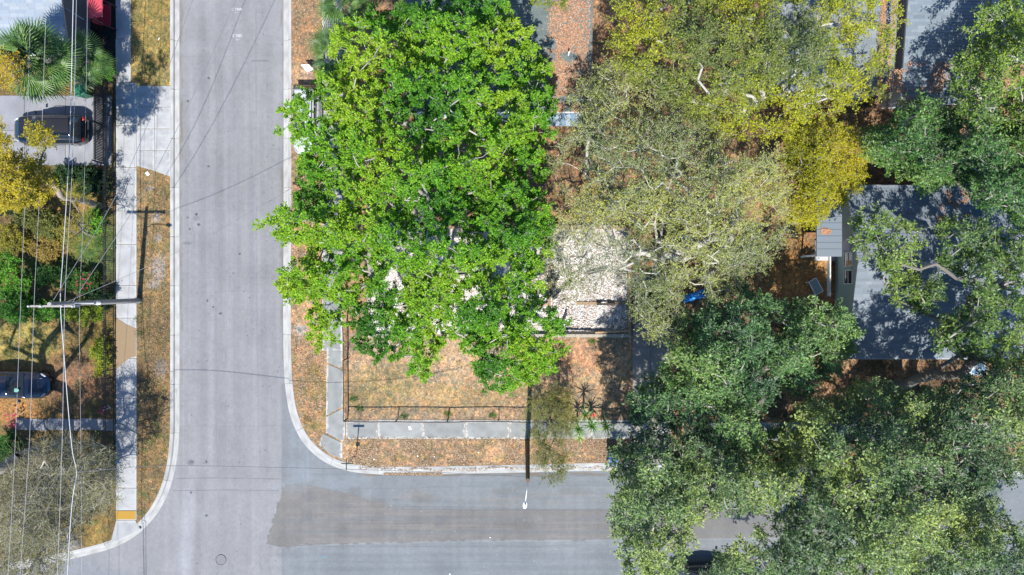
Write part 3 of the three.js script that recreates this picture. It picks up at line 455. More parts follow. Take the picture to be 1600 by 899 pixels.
  for (let i = nodes.length - 1; i >= 0; i--) { const n = nodes[i]; if (n.tip) n.a += Math.pow(tipR, e); n.r = Math.pow(Math.max(n.a, Math.pow(tipR, e)), 1 / e); if (n.par >= 0) nodes[n.par].a += n.a; }
  // tubes: trunk, thick boughs, thin branches
  const main = new MB(), bough = new MB(), thin = new MB(), loc = (p) => p.clone().sub(org);
  const rmax = o.trunkR ?? 0.35, sc = Math.min(o.scMax ?? 1.35, rmax / nodes[tn].r); const rad = (r) => tipR + (r - tipR) * sc;
  main.tube(nodes.slice(0, tn + 1).map((n) => loc(n.p)), nodes.slice(0, tn + 1).map((n, i) => rad(n.r) * (1 + 0.55 * Math.pow(1 - i / tn, 3))), 10);
  const kids = nodes.map(() => []); nodes.forEach((n, i) => { if (n.par >= 0 && i > tn) kids[n.par].push(i); });
  const starts = []; nodes.forEach((n, i) => { if (n.par >= 0 && i > tn && n.first >= 0) starts.push(i); });
  for (const s of starts) {
    const pts = [nodes[nodes[s].par].p], rd = [Math.min(rad(nodes[nodes[s].par].r), rad(nodes[s].r) * 1.15)]; let i = s;
    for (;;) { pts.push(nodes[i].p); rd.push(rad(nodes[i].r)); const nx = kids[i].find((q) => nodes[q].first < 0); if (nx === undefined) break; i = nx; }
    (rd[1] > 0.055 ? bough : thin).tube(pts.map(loc), rd, rd[1] > 0.12 ? 8 : rd[1] > 0.04 ? 5 : 4);
  }
  const bk = barkMat(o.bark || [0.2, 0.175, 0.15]);
  const tr = mesh('trunk', main.geo(), bk, root); if (bough.i.length) mesh('boughs', bough.geo(), bk, tr);
  // twigs and leaves
  const lf = o.leaf, nT = o.twigs ?? 5, cap = clumps.length * nT * Math.ceil(lf.n * 1.6) + 10, LV = new Leaves(cap), tl = o.twigLen ?? 0.5;
  for (const c of clumps) {
    const cols = c.ci, thinOut = (o.thin ? o.thin(c) : 1), cnt = Math.max(2, Math.round(nT * rr(0.7, 1.3)));
    for (let k = 0; k < cnt; k++) {
      const a = R() * 6.283, up = rr(-0.15, 0.9), d = V(Math.cos(a), up, Math.sin(a)).addScaledVector(c.dir, 0.7).normalize(), L = tl * rr(0.5, 1.25), st = c.p.clone().addScaledVector(c.dir, -rr(0, 0.3) * tl);
      const mid = st.clone().addScaledVector(d, L * 0.5).add(V(rr(-0.06, 0.06), rr(0, 0.08), rr(-0.06, 0.06))), en = st.clone().addScaledVector(d, L).add(V(0, (o.droop ?? 0) * -L, 0));
      thin.tube([loc(st), loc(mid), loc(en)], [tipR * 0.8, tipR * 0.6, tipR * 0.3], 3);
      const n = Math.round(lf.n * rr(0.6, 1.4) * thinOut);
      for (let q = 0; q < n; q++) {
        const t = Math.pow(R(), lf.tipPow ?? 0.6), p = t < 0.5 ? st.clone().lerp(mid, t * 2) : mid.clone().lerp(en, t * 2 - 1), sp2 = lf.spread ?? 0.1;
        const x = p.x + rr(-sp2, sp2) - org.x, y = p.y + rr(-sp2, sp2) * 0.7 - org.y, z = p.z + rr(-sp2, sp2) - org.z, a2 = R() * 6.283, f = lf.follow ?? 0.4;
        const w = clamp(c.tone * 1.9 - 0.45 + rr(-0.28, 0.28), 0, 0.999) * (cols.length - 1), i0 = Math.floor(w), ff = w - i0, br = rr(0.62, 1.3), c0 = cols[i0], c1 = cols[Math.min(cols.length - 1, i0 + 1)];
        const len = lf.len * rr(0.7, 1.25), tz = lf.tilt ?? 0.6;
        LV.add(x, y, z, Math.cos(a2) * (1 - f) + d.x * f, rr(-0.35, 0.3) + d.y * f, Math.sin(a2) * (1 - f) + d.z * f, rr(-tz, tz), 1, rr(-tz, tz), len, len * (lf.wid ?? 0.5), lerp(c0[0], c1[0], ff) * br, lerp(c0[1], c1[1], ff) * br, lerp(c0[2], c1[2], ff) * br);
      }
    }
  }
  if (thin.i.length) stuff(mesh('branches', thin.geo(), o.twigBark ? barkMat(o.twigBark) : bk, root));
  if (LV.k) stuff(mesh('crown', LV.geo(), leafMat(o.transmit ?? 0.4, o.rough, o.sheen), root));
  stats.push(`${root.name}: clumps ${clumps.length} nodes ${nodes.length} leaves ${LV.k} trunkR ${rad(nodes[tn].r).toFixed(2)}`);
  return root;
}
const stats = [];
const blob = (x, y, rx, ry = rx, n = 14, sd = 1) => { const q = RNG(sd * 31 + Math.round(x)); return Array.from({ length: n }, (_, i) => { const a = i / n * 6.283, k = 0.78 + 0.44 * q(); return [x + Math.cos(a) * rx * k, y + Math.sin(a) * ry * k]; }); };
const greenBright = [[0.036, 0.135, 0.009], [0.066, 0.215, 0.011], [0.115, 0.300, 0.013], [0.185, 0.365, 0.015], [0.275, 0.400, 0.018]];
const oakGrey = [[0.036, 0.078, 0.028], [0.076, 0.142, 0.046], [0.132, 0.212, 0.064], [0.200, 0.280, 0.070], [0.275, 0.340, 0.066]];
const oakDark = [[0.026, 0.074, 0.026], [0.056, 0.138, 0.040], [0.108, 0.212, 0.056], [0.175, 0.280, 0.060]];
const sparseCol = [[0.140, 0.190, 0.060], [0.235, 0.285, 0.080], [0.320, 0.350, 0.090], [0.380, 0.390, 0.070]];
const olive = [[0.120, 0.170, 0.050], [0.190, 0.240, 0.050], [0.265, 0.315, 0.030], [0.350, 0.375, 0.018], [0.400, 0.400, 0.012]];
const mustard = [[0.190, 0.215, 0.008], [0.300, 0.310, 0.006], [0.385, 0.365, 0.006], [0.420, 0.355, 0.008]];

// the big bright green tree on the lot
tree({ seed: 11, label: 'big bright green broad-leaved tree covering the lot and overhanging the main road', base: [655, 330], trunkR: 0.55, fork: 3, he: 7, ht: 11.5, D: 130, spacing: 0.48, layers: 3, depth: 1.6, gap: 0.378, gapScale: 0.08, bump: 6, holes: [[870, 196, 16]], clump: 0.5, limbs: 22, bark: [0.26, 0.24, 0.21], twigBark: [0.36, 0.34, 0.30], tipR: 0.013, twigs: 6, twigLen: 0.42, cols: greenBright, transmit: 0.34, pipe: 2,
  leaf: { n: 24, len: 0.122, wid: 0.56, spread: 0.08, tipPow: 0.5, follow: 0.45, tilt: 0.65 },
  crowns: [{ poly: [[520, 50], [570, 18], [640, 6], [720, -14], [780, -10], [815, 40], [845, 88], [864, 118], [868, 180], [852, 226], [848, 300], [868, 340], [858, 385], [840, 430], [852, 470], [880, 500], [896, 520], [886, 548], [866, 580], [830, 596], [790, 618], [762, 612], [738, 582], [728, 548], [700, 534], [684, 556], [664, 588], [640, 584], [630, 560], [604, 566], [572, 556], [556, 520], [545, 480], [536, 480], [530, 530], [498, 546], [484, 520], [482, 492], [440, 474], [424, 450], [432, 424], [462, 408], [452, 386], [424, 366], [400, 348], [414, 334], [444, 322], [470, 296], [462, 262], [466, 222], [434, 204], [436, 180], [452, 160], [486, 132], [510, 100]] }] });
// the pale sparse tree beside it, over the ruin
tree({ seed: 12, label: 'sparse grey-green tree with bare pale twigs spreading over the ruined house', base: [1035, 395], trunkR: 0.4, fork: 3, he: 6, ht: 10.5, D: 120, spacing: 0.52, layers: 3, depth: 1.4, gap: 0.38, gapScale: 0.05, holes: [[1084, 463, 24], [896, 268, 22], [880, 194, 26], [1075, 374, 12]], bump: 3, limbs: 22, bark: [0.36, 0.34, 0.30], twigBark: [0.46, 0.44, 0.36], tipR: 0.012, twigs: 8, twigLen: 0.8, cols: sparseCol, transmit: 0.35, crook: 0.28,
  leaf: { n: 10, len: 0.115, wid: 0.45, spread: 0.09, tipPow: 0.8, follow: 0.5, tilt: 0.9 }, thin: (c) => (c.px < 990 && c.py > 350 ? (c.px > 915 && c.py > 385 ? 0.22 : 0.5) : 1),
  crowns: [{ poly: [[858, 250], [876, 180], [900, 130], [950, 96], [1010, 130], [1080, 170], [1150, 206], [1216, 236], [1240, 300], [1226, 366], [1196, 430], [1140, 466], [1070, 496], [1048, 540], [1016, 536], [992, 490], [982, 440], [934, 452], [880, 470], [846, 440], [842, 380], [862, 330], [872, 290]] }] });
tree({ seed: 13, label: 'yellow-green oak with pale crooked boughs spread over the top of the picture', base: [1130, 140], trunkR: 0.5, fork: 3, he: 7, ht: 11.5, D: 110, spacing: 0.5, layers: 3, depth: 1.4, gap: 0.39, gapScale: 0.05, bump: 3.5, limbs: 22, bark: [0.38, 0.36, 0.32], twigBark: [0.27, 0.25, 0.15], tipR: 0.012, twigs: 8, twigLen: 0.62, cols: olive, transmit: 0.4, crook: 0.3,
  leaf: { n: 10, len: 0.125, wid: 0.48, spread: 0.10, tipPow: 0.7, follow: 0.4, tilt: 0.85 },
  crowns: [{ poly: [[950, 60], [964, 10], [980, -40], [1390, -40], [1408, 40], [1394, 84], [1372, 120], [1380, 150], [1320, 172], [1260, 190], [1210, 220], [1130, 212], [1060, 176], [1000, 140], [960, 104]] }] });
tree({ seed: 14, label: 'small dense mustard-yellow tree beside the porch roof of the right-hand house', base: [1262, 285], trunkR: 0.22, fork: 2, he: 4.6, ht: 7.4, D: 60, spacing: 0.42, layers: 3, depth: 0.8, gap: 0.2, bump: 2, limbs: 10, bark: [0.3, 0.27, 0.22], tipR: 0.011, twigs: 7, twigLen: 0.5, cols: mustard, transmit: 0.4,
  leaf: { n: 14, len: 0.10, wid: 0.5, spread: 0.11, tipPow: 0.7, follow: 0.4, tilt: 0.65 },
  crowns: [{ poly: [[1216, 236], [1236, 196], [1280, 180], [1330, 196], [1356, 240], [1346, 286], [1310, 330], [1270, 352], [1236, 358], [1222, 320], [1238, 280]] }] });
tree({ seed: 15, label: 'yellow-green treetop hanging over the grey-green roof at the top edge', base: [842, -70], trunkR: 0.2, fork: 3, he: 5.5, ht: 7.5, D: 40, spacing: 0.62, layers: 2, depth: 1, gap: 0.22, limbs: 8, bark: [0.3, 0.27, 0.22], tipR: 0.011, twigs: 7, twigLen: 0.5, cols: [[0.12, 0.21, 0.012], [0.2, 0.26, 0.012], [0.28, 0.26, 0.012]], leaf: { n: 12, len: 0.11, wid: 0.5, spread: 0.1, tilt: 0.65 },
  crowns: [{ poly: [[826, -60], [880, -60], [884, 0], [866, 28], [846, 18], [830, 4]] }] });
// dark live oaks along the side street
const oakLeaf = { n: 11, len: 0.15, wid: 0.5, spread: 0.10, tipPow: 0.65, follow: 0.35, tilt: 1.1 };
const oakBase = { trunkR: 0.55, fork: 2.6, depth: 1.7, layers: 3, spacing: 0.46, gapScale: 0.065, sheen: 0.6, rough: 0.45, bump: 5.5, limbs: 20, bark: [0.16, 0.145, 0.125], twigBark: [0.33, 0.31, 0.27], tipR: 0.012, twigs: 7, twigLen: 0.55, transmit: 0.26, crook: 0.3, leaf: oakLeaf, cat: 'tree', name: 'oak_tree' };
tree({ ...oakBase, seed: 21, label: 'dark green oak standing between the ruin drive and the right-hand house', base: [1140, 580], he: 6, ht: 10.5, D: 90, gap: 0.36, holes: [[1084, 463, 26]], cols: oakDark,
  crowns: [{ poly: [[1046, 560], [1052, 500], [1090, 478], [1150, 452], [1230, 470], [1300, 472], [1345, 500], [1330, 560], [1290, 600], [1254, 626], [1215, 606], [1190, 640], [1204, 690], [1190, 716], [1128, 700], [1070, 690], [1030, 664], [990, 668], [976, 640], [1000, 600]] }] });
tree({ ...oakBase, seed: 22, label: 'grey-green oak overhanging the side street around the blue bin', base: [1078, 745], he: 8.4, ht: 11.5, D: 90, gap: 0.36, cols: oakGrey,
  crowns: [{ poly: [[946, 704], [970, 690], [1010, 668], [1070, 690], [1130, 702], [1200, 716], [1250, 760], [1214, 796], [1150, 800], [1100, 800], [1082, 826], [1076, 868], [1050, 920], [985, 930], [972, 880], [952, 820], [962, 770]] }] });
tree({ ...oakBase, seed: 23, label: 'largest grey-green oak filling the lower right corner over the side street', base: [1390, 735], he: 6.5, ht: 12, D: 120, gap: 0.345, cols: oakGrey, limbs: 26,
  crowns: [{ poly: [[1206, 700], [1236, 650], [1262, 630], [1330, 596], [1396, 600], [1430, 616], [1500, 596], [1560, 566], [1660, 560], [1690, 735], [1580, 745], [1556, 800], [1640, 860], [1660, 940], [1090, 940], [1098, 880], [1160, 846], [1220, 800], [1250, 760]] }] });
tree({ ...oakBase, seed: 24, label: 'oak whose boughs cross the big grey roof of the right-hand house', base: [1400, 600], he: 6, ht: 9.5, D: 80, gap: 0.40, layers: 2, cols: [[0.060, 0.125, 0.022], [0.110, 0.195, 0.034], [0.180, 0.270, 0.040], [0.240, 0.310, 0.044]], spacing: 0.5, crook: 0.35,
  crowns: [{ poly: [[1334, 330], [1370, 322], [1420, 340], [1436, 380], [1424, 420], [1484, 440], [1476, 478], [1430, 500], [1392, 476], [1376, 430], [1336, 396]], gap: 0.37 }, { gap: 0.34, poly: [[1440, 400], [1470, 340], [1530, 345], [1650, 340], [1660, 570], [1560, 580], [1500, 560], [1450, 540], [1470, 500], [1510, 470], [1480, 430]] }] });
tree({ ...oakBase, seed: 25, label: 'dense green oak between the two right-hand roofs at the upper right', base: [1490, 265], he: 5.5, ht: 9, D: 60, gap: 0.27, cols: [[0.040, 0.110, 0.022], [0.075, 0.175, 0.032], [0.130, 0.240, 0.038], [0.165, 0.255, 0.044]],
  crowns: [{ poly: [[1344, 210], [1390, 196], [1400, 170], [1450, 150], [1500, 186], [1560, 190], [1650, 190], [1660, 330], [1590, 350], [1530, 330], [1506, 284], [1440, 296], [1390, 270], [1356, 252]] }] });
tree({ ...oakBase, seed: 26, label: 'loose light green tree with pale boughs at the top right edge', base: [1545, 110], he: 6, ht: 9, D: 60, gap: 0.42, cols: [[0.09, 0.17, 0.024], [0.16, 0.26, 0.026], [0.26, 0.34, 0.024]], bark: [0.4, 0.38, 0.34], twigBark: [0.4, 0.38, 0.33], twigLen: 0.6,
  crowns: [{ poly: [[1500, 60], [1530, 20], [1600, -30], [1680, -20], [1680, 200], [1600, 214], [1540, 200], [1500, 176], [1486, 130]] }] });
tree({ ...oakBase, seed: 27, name: 'small_tree', label: 'small fresh green tree left of the dense oak, below the leafy roof edge', base: [1372, 228], trunkR: 0.14, fork: 1.4, he: 3.4, ht: 4.8, D: 30, spacing: 0.55, gap: 0.2, limbs: 8, cols: [[0.03, 0.12, 0.012], [0.06, 0.19, 0.016], [0.10, 0.25, 0.02]],
  crowns: [{ poly: blob(1372, 228, 30, 28, 14, 3) }] });
// trees by the street
tree({ seed: 31, name: 'sapling', label: 'thin olive-leaved young tree beside the brown street light pole on the bottom verge', base: [856, 665], trunkR: 0.09, fork: 1.2, he: 3.0, ht: 5.0, D: 50, spacing: 0.36, layers: 3, depth: 0.9, gap: 0.36, gapScale: 0.06, limbs: 14, bark: [0.2, 0.17, 0.13], tipR: 0.007, twigs: 6, twigLen: 0.55, droop: 0.5, cols: [[0.12, 0.15, 0.035], [0.19, 0.21, 0.04], [0.26, 0.26, 0.045]], leaf: { n: 12, len: 0.075, wid: 0.42, spread: 0.08, tipPow: 0.9, tilt: 0.8 },
  crowns: [{ poly: [[816, 640], [830, 608], [866, 600], [896, 616], [902, 650], [890, 690], [892, 740], [876, 752], [850, 756], [832, 744], [836, 700]] }] });
const bareCol = [[0.12, 0.125, 0.045], [0.19, 0.19, 0.055], [0.25, 0.235, 0.065]];
tree({ seed: 32, label: 'nearly bare grey-twigged tree filling the lower left corner beneath the wires', base: [150, 715], trunkR: 0.26, fork: 1.6, he: 3.6, ht: 6.2, D: 70, spacing: 0.5, layers: 3, depth: 0.9, gap: 0.3, gapScale: 0.04, limbs: 16, bark: [0.3, 0.28, 0.24], twigBark: [0.44, 0.41, 0.33], tipR: 0.015, twigs: 11, twigLen: 0.9, cols: bareCol, crook: 0.25, leaf: { n: 5, len: 0.095, wid: 0.45, spread: 0.12, tipPow: 1, tilt: 0.9 },
  crowns: [{ poly: [[-40, 760], [0, 720], [60, 690], [110, 678], [160, 690], [186, 730], [184, 780], [150, 800], [120, 830], [110, 880], [60, 930], [-40, 930]] }] });
tree({ seed: 33, label: 'tall tree whose trunk stands by the garden path, crown beyond the left edge', base: [106, 690], trunkR: 0.34, scMax: 4, fork: 4.4, he: 8.6, ht: 11, D: 70, spacing: 0.8, layers: 2, gap: 0.33, limbs: 16, lean: 0.05, bark: [0.28, 0.26, 0.23], tipR: 0.016, twigs: 6, twigLen: 0.6, cols: bareCol, leaf: { n: 14, len: 0.12, wid: 0.5, spread: 0.12 },
  crowns: [{ poly: [[-230, 660], [-150, 610], [-60, 620], [-14, 680], [-20, 760], [-80, 800], [-200, 780]] }] });
tree({ seed: 34, name: 'small_tree', label: 'golden-yellow tree over the left edge below the dark car', base: [158, 322], trunkR: 0.2, fork: 3.4, he: 8.9, ht: 10.7, D: 40, spacing: 0.42, layers: 3, depth: 0.8, gap: 0.27, gapScale: 0.05, limbs: 12, bark: [0.26, 0.22, 0.17], tipR: 0.011, twigs: 6, twigLen: 0.5, cols: [[0.19, 0.20, 0.014], [0.34, 0.29, 0.014], [0.48, 0.36, 0.014]], leaf: { n: 16, len: 0.11, wid: 0.55, spread: 0.1, tilt: 0.7 },
  crowns: [{ poly: [[-20, 250], [20, 236], [58, 240], [86, 268], [92, 300], [70, 320], [30, 326], [-20, 330]] }, { poly: blob(60, 214, 26, 20, 12, 4) }, { poly: [[-30, 180], [10, 196], [22, 222], [0, 240], [-30, 240]] }] });
tree({ seed: 35, name: 'small_tree', label: 'small golden tree at the left edge over the fan palm', base: [166, 120], trunkR: 0.14, fork: 4, he: 8.6, ht: 10, D: 30, spacing: 0.4, layers: 3, depth: 0.8, gap: 0.2, limbs: 8, bark: [0.26, 0.22, 0.17], tipR: 0.011, twigs: 6, twigLen: 0.45, cols: [[0.28, 0.25, 0.012], [0.45, 0.33, 0.012], [0.54, 0.36, 0.014]], leaf: { n: 10, len: 0.10, wid: 0.5, spread: 0.1, tilt: 0.7 },
  crowns: [{ poly: [[-20, 84], [10, 74], [36, 96], [38, 128], [16, 140], [-20, 150]] }] });
tree({ seed: 36, name: 'small_tree', label: 'low yellow-leaved tree between the wires on the left lawn', base: [150, 368], trunkR: 0.1, fork: 1.3, he: 3.2, ht: 4.6, D: 30, spacing: 0.42, layers: 3, depth: 0.7, gap: 0.3, limbs: 8, bark: [0.2, 0.17, 0.13], tipR: 0.009, twigs: 5, twigLen: 0.42, cols: [[0.10, 0.15, 0.012], [0.20, 0.21, 0.014], [0.34, 0.27, 0.02]], leaf: { n: 9, len: 0.09, wid: 0.5, spread: 0.09, tilt: 0.7 },
  crowns: [{ poly: blob(122, 360, 30, 30, 14, 5) }, { poly: blob(112, 305, 22, 18, 12, 6) }] });
// shrubs: the same, low
const shrubB = { cat: 'shrub', trunkR: 0.06, fork: 0.25, hmin: 0.25, layers: 2, depth: 0.5, spacing: 0.34, gap: 0.12, bump: 0.7, limbs: 7, seg: 0.3, tipR: 0.007, twigs: 5, twigLen: 0.3, bark: [0.16, 0.13, 0.1], transmit: 0.35, name: 'shrub', leaf: { n: 16, len: 0.12, wid: 0.55, spread: 0.09, tilt: 0.7 } };
const gs = [[0.035, 0.13, 0.010], [0.065, 0.21, 0.014], [0.12, 0.30, 0.02]], gy = [[0.05, 0.13, 0.010], [0.12, 0.22, 0.012], [0.26, 0.28, 0.02]];
const shrubs = [
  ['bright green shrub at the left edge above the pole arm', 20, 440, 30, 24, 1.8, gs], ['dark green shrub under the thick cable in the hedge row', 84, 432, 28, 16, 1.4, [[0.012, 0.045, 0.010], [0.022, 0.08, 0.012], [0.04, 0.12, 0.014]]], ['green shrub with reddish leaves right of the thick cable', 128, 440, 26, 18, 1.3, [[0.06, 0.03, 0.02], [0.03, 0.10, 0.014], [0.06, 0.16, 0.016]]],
  ['large lime green shrub at the left edge below the pole arm', 22, 478, 34, 24, 1.9, gs], ['fresh green shrub beneath the pole crossarm', 78, 486, 30, 18, 1.5, gs], ['green and yellow shrub just left of the pole by the picket fence', 132, 488, 30, 18, 1.4, gy],
  ['green broad-leaved shrub right of the fan palm, in front of the dark house side', 152, 108, 28, 20, 2.6, gs], ['olive shrub beneath the golden tree by the left wires', 62, 345, 40, 24, 2.0, [[0.03, 0.06, 0.012], [0.07, 0.10, 0.02], [0.14, 0.15, 0.03]]], ['dark shrub at the left edge between two golden trees', 6, 310, 24, 30, 2.2, [[0.014, 0.04, 0.012], [0.03, 0.07, 0.014], [0.06, 0.1, 0.02]]],
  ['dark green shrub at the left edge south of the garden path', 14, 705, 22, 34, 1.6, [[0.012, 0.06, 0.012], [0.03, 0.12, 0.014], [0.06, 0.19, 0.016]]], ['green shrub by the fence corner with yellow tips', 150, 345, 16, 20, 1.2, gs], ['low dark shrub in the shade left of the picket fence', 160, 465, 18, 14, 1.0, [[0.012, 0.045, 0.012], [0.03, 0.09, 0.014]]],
  ['small green shrub against the left fence beside the parked navy car', 158, 555, 12, 30, 0.9, gy],
  ['added dark low shrub standing in for the deep shade south of the parking pad, right of the cable', 140, 285, 36, 22, 0.9, [[0.010, 0.035, 0.012], [0.02, 0.06, 0.016], [0.035, 0.09, 0.02]]], ['added dark low shrub standing in for the deep shade south of the parking pad, left of the cable', 96, 280, 24, 18, 1.2, [[0.012, 0.04, 0.012], [0.03, 0.08, 0.016], [0.06, 0.12, 0.02]]],  // both added: their dark leaves stand in for deep shade south of the pad
  ['yellow-olive shrub at the left edge above the grey junk', 18, 372, 26, 20, 1.6, [[0.08, 0.10, 0.015], [0.19, 0.18, 0.02], [0.28, 0.24, 0.02]]], ['bright green shrub beside the dead hedge at the left edge', 12, 410, 20, 14, 1.2, gs], ['bronze grass-like shrub in the middle of the left lawn', 70, 385, 30, 22, 0.8, [[0.16, 0.12, 0.03], [0.26, 0.19, 0.04], [0.34, 0.25, 0.06]]],
  ['young dark shrub by the ruin drive, beside the big oak', 1030, 480, 26, 34, 2.2, [[0.03, 0.05, 0.02], [0.06, 0.09, 0.03], [0.1, 0.13, 0.05]]], ['leafy shrub below the porch steps of the right-hand house', 1255, 520, 34, 26, 2.4, oakDark], ['green shrub in the gap between the oaks south of the big roof', 1268, 690, 40, 20, 1.8, [[0.02, 0.08, 0.016], [0.05, 0.14, 0.02], [0.14, 0.2, 0.03]]],
  ['green shrub hidden under the yellow-green oak near the grey-green roof', 918, 140, 26, 26, 2.0, [[0.02, 0.06, 0.02], [0.05, 0.11, 0.03], [0.09, 0.16, 0.04]]],
];
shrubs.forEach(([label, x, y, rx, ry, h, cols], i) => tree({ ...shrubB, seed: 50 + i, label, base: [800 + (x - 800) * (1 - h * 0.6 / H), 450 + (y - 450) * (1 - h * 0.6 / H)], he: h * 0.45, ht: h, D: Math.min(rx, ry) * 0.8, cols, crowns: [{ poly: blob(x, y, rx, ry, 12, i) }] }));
const bareShrub = tree({ ...shrubB, seed: 80, label: 'bare brown twiggy shrub on the left verge beside the pavement', base: [222, 662], trunkR: 0.03, he: 0.8, ht: 1.3, D: 30, spacing: 0.5, limbs: 12, twigs: 6, twigLen: 0.45, bark: [0.10, 0.07, 0.05], cols: [[0.12, 0.09, 0.04]], leaf: { n: 0.8, len: 0.05 }, crowns: [{ poly: blob(236, 658, 22, 40, 14, 3) }] });
console.log(stats.join('\n'));

// ---------------------------------------------------------------- poles, wires, sign
const woodMat = std([0.13, 0.11, 0.095], 0.9, { bumpMap: gGround, bumpScale: 0.01 }), galv = std([0.42, 0.43, 0.44], 0.45, { metalness: 0.6 }), blackMetal = std([0.02, 0.02, 0.022], 0.6), porcelain = std([0.55, 0.55, 0.56], 0.3);
const greyWood = std([0.27, 0.25, 0.235], 0.9, { bumpMap: gGround, bumpScale: 0.01 });
const poleA = V(G(219, 470)[0], 0.1, G(219, 470)[1]), poleB = V(G(824, 690)[0], 0.1, G(824, 690)[1]);
function cyl(m, a, b, r0, r1, s = 8) { m.tube([a, b], [r0, r1], s); for (const [p, r, n] of [[a, r0, -1], [b, r1, 1]]) { const t = V().subVectors(b, a).normalize(); let u = Math.abs(t.y) < 0.9 ? V(0, 1, 0) : V(1, 0, 0); u.addScaledVector(t, -u.dot(t)).normalize(); const w = V().crossVectors(t, u); for (let i = 0; i < s; i++) { const q = (k) => p.clone().addScaledVector(u, Math.cos(k / s * 6.28318) * r).addScaledVector(w, Math.sin(k / s * 6.28318) * r); if (n > 0) m.tri(p, q(i), q(i + 1)); else m.tri(p, q(i + 1), q(i)); } } return m; }
function streetLamp(t, from, to, headMat) {
  const mid = from.clone().lerp(to, 0.5).add(V(0, 0.22, 0)); mesh('lamp_arm', new MB().tube([from, from.clone().lerp(mid, 0.5).add(V(0, 0.1, 0)), mid, to], 0.03, 7).geo(), galv, t);
  const d = V().subVectors(to, from).setY(0).normalize(), g = new THREE.SphereGeometry(1, 18, 12); g.scale(0.21, 0.07, 0.12); g.rotateY(-Math.atan2(d.z, d.x)); g.translate(to.x + d.x * 0.2, to.y, to.z + d.z * 0.2); const hd = mesh('lamp_head', g, headMat, t);
  const c = new THREE.CylinderGeometry(0.04, 0.04, 0.07, 10); c.translate(to.x + d.x * 0.12, to.y + 0.11, to.z + d.z * 0.12); mesh('photocell', c, blackMetal, hd);
}
{
  const t = thing('utility_pole', 'tall grey wooden utility pole with crossarm at the left pavement edge', 'utility pole', poleA.toArray());
  mesh('pole', cyl(new MB(), V(0, -0.1, 0), V(0.02, 8.7, 0.02), 0.17, 0.11, 12).geo(), greyWood, t);
  const a = new MB(); a.box(0, 8.45, 0.13, 2.5, 0.13, 0.10); mesh('crossarm', a.geo(), greyWood, t);
  for (const s of [-1, 1]) { mesh('brace', new MB().tube([V(s * 0.75, 8.42, 0.19), V(0.04 * s, 7.75, 0.13)], 0.018, 5).geo(), galv, t); }
  for (const x of [-1.15, -0.5, 0.62, 1.15]) { const g = new THREE.LatheGeometry([[0.0, 0], [0.04, 0], [0.05, 0.05], [0.035, 0.06], [0.055, 0.1], [0.03, 0.13], [0, 0.14]].map(([r, y]) => new THREE.Vector2(r, y)), 10); g.translate(x, 8.52, 0.13); mesh('insulator', g, porcelain, t); }
  const bx = new MB(); bx.box(0.06, 6.6, 0.17, 0.22, 0.42, 0.14); mesh('junction_box', bx.geo(), std([0.4, 0.4, 0.41], 0.6), t);
  streetLamp(t, V(0.1, 6.8, 0), V(1.35, 7.05, 0), galv);
}
{
  const t = thing('street_light', 'brown wooden street light pole with white lamp head reaching over the side street', 'street light', poleB.toArray());
  mesh('pole', cyl(new MB(), V(0, -0.1, 0), V(-0.18, 9.0, -0.02), 0.16, 0.105, 12).geo(), std([0.115, 0.075, 0.045], 0.9, { bumpMap: gGround, bumpScale: 0.01 }), t);
  streetLamp(t, V(-0.18, 8.7, 0.05), V(-0.3, 8.85, 1.1), std([0.62, 0.62, 0.6], 0.4));
}
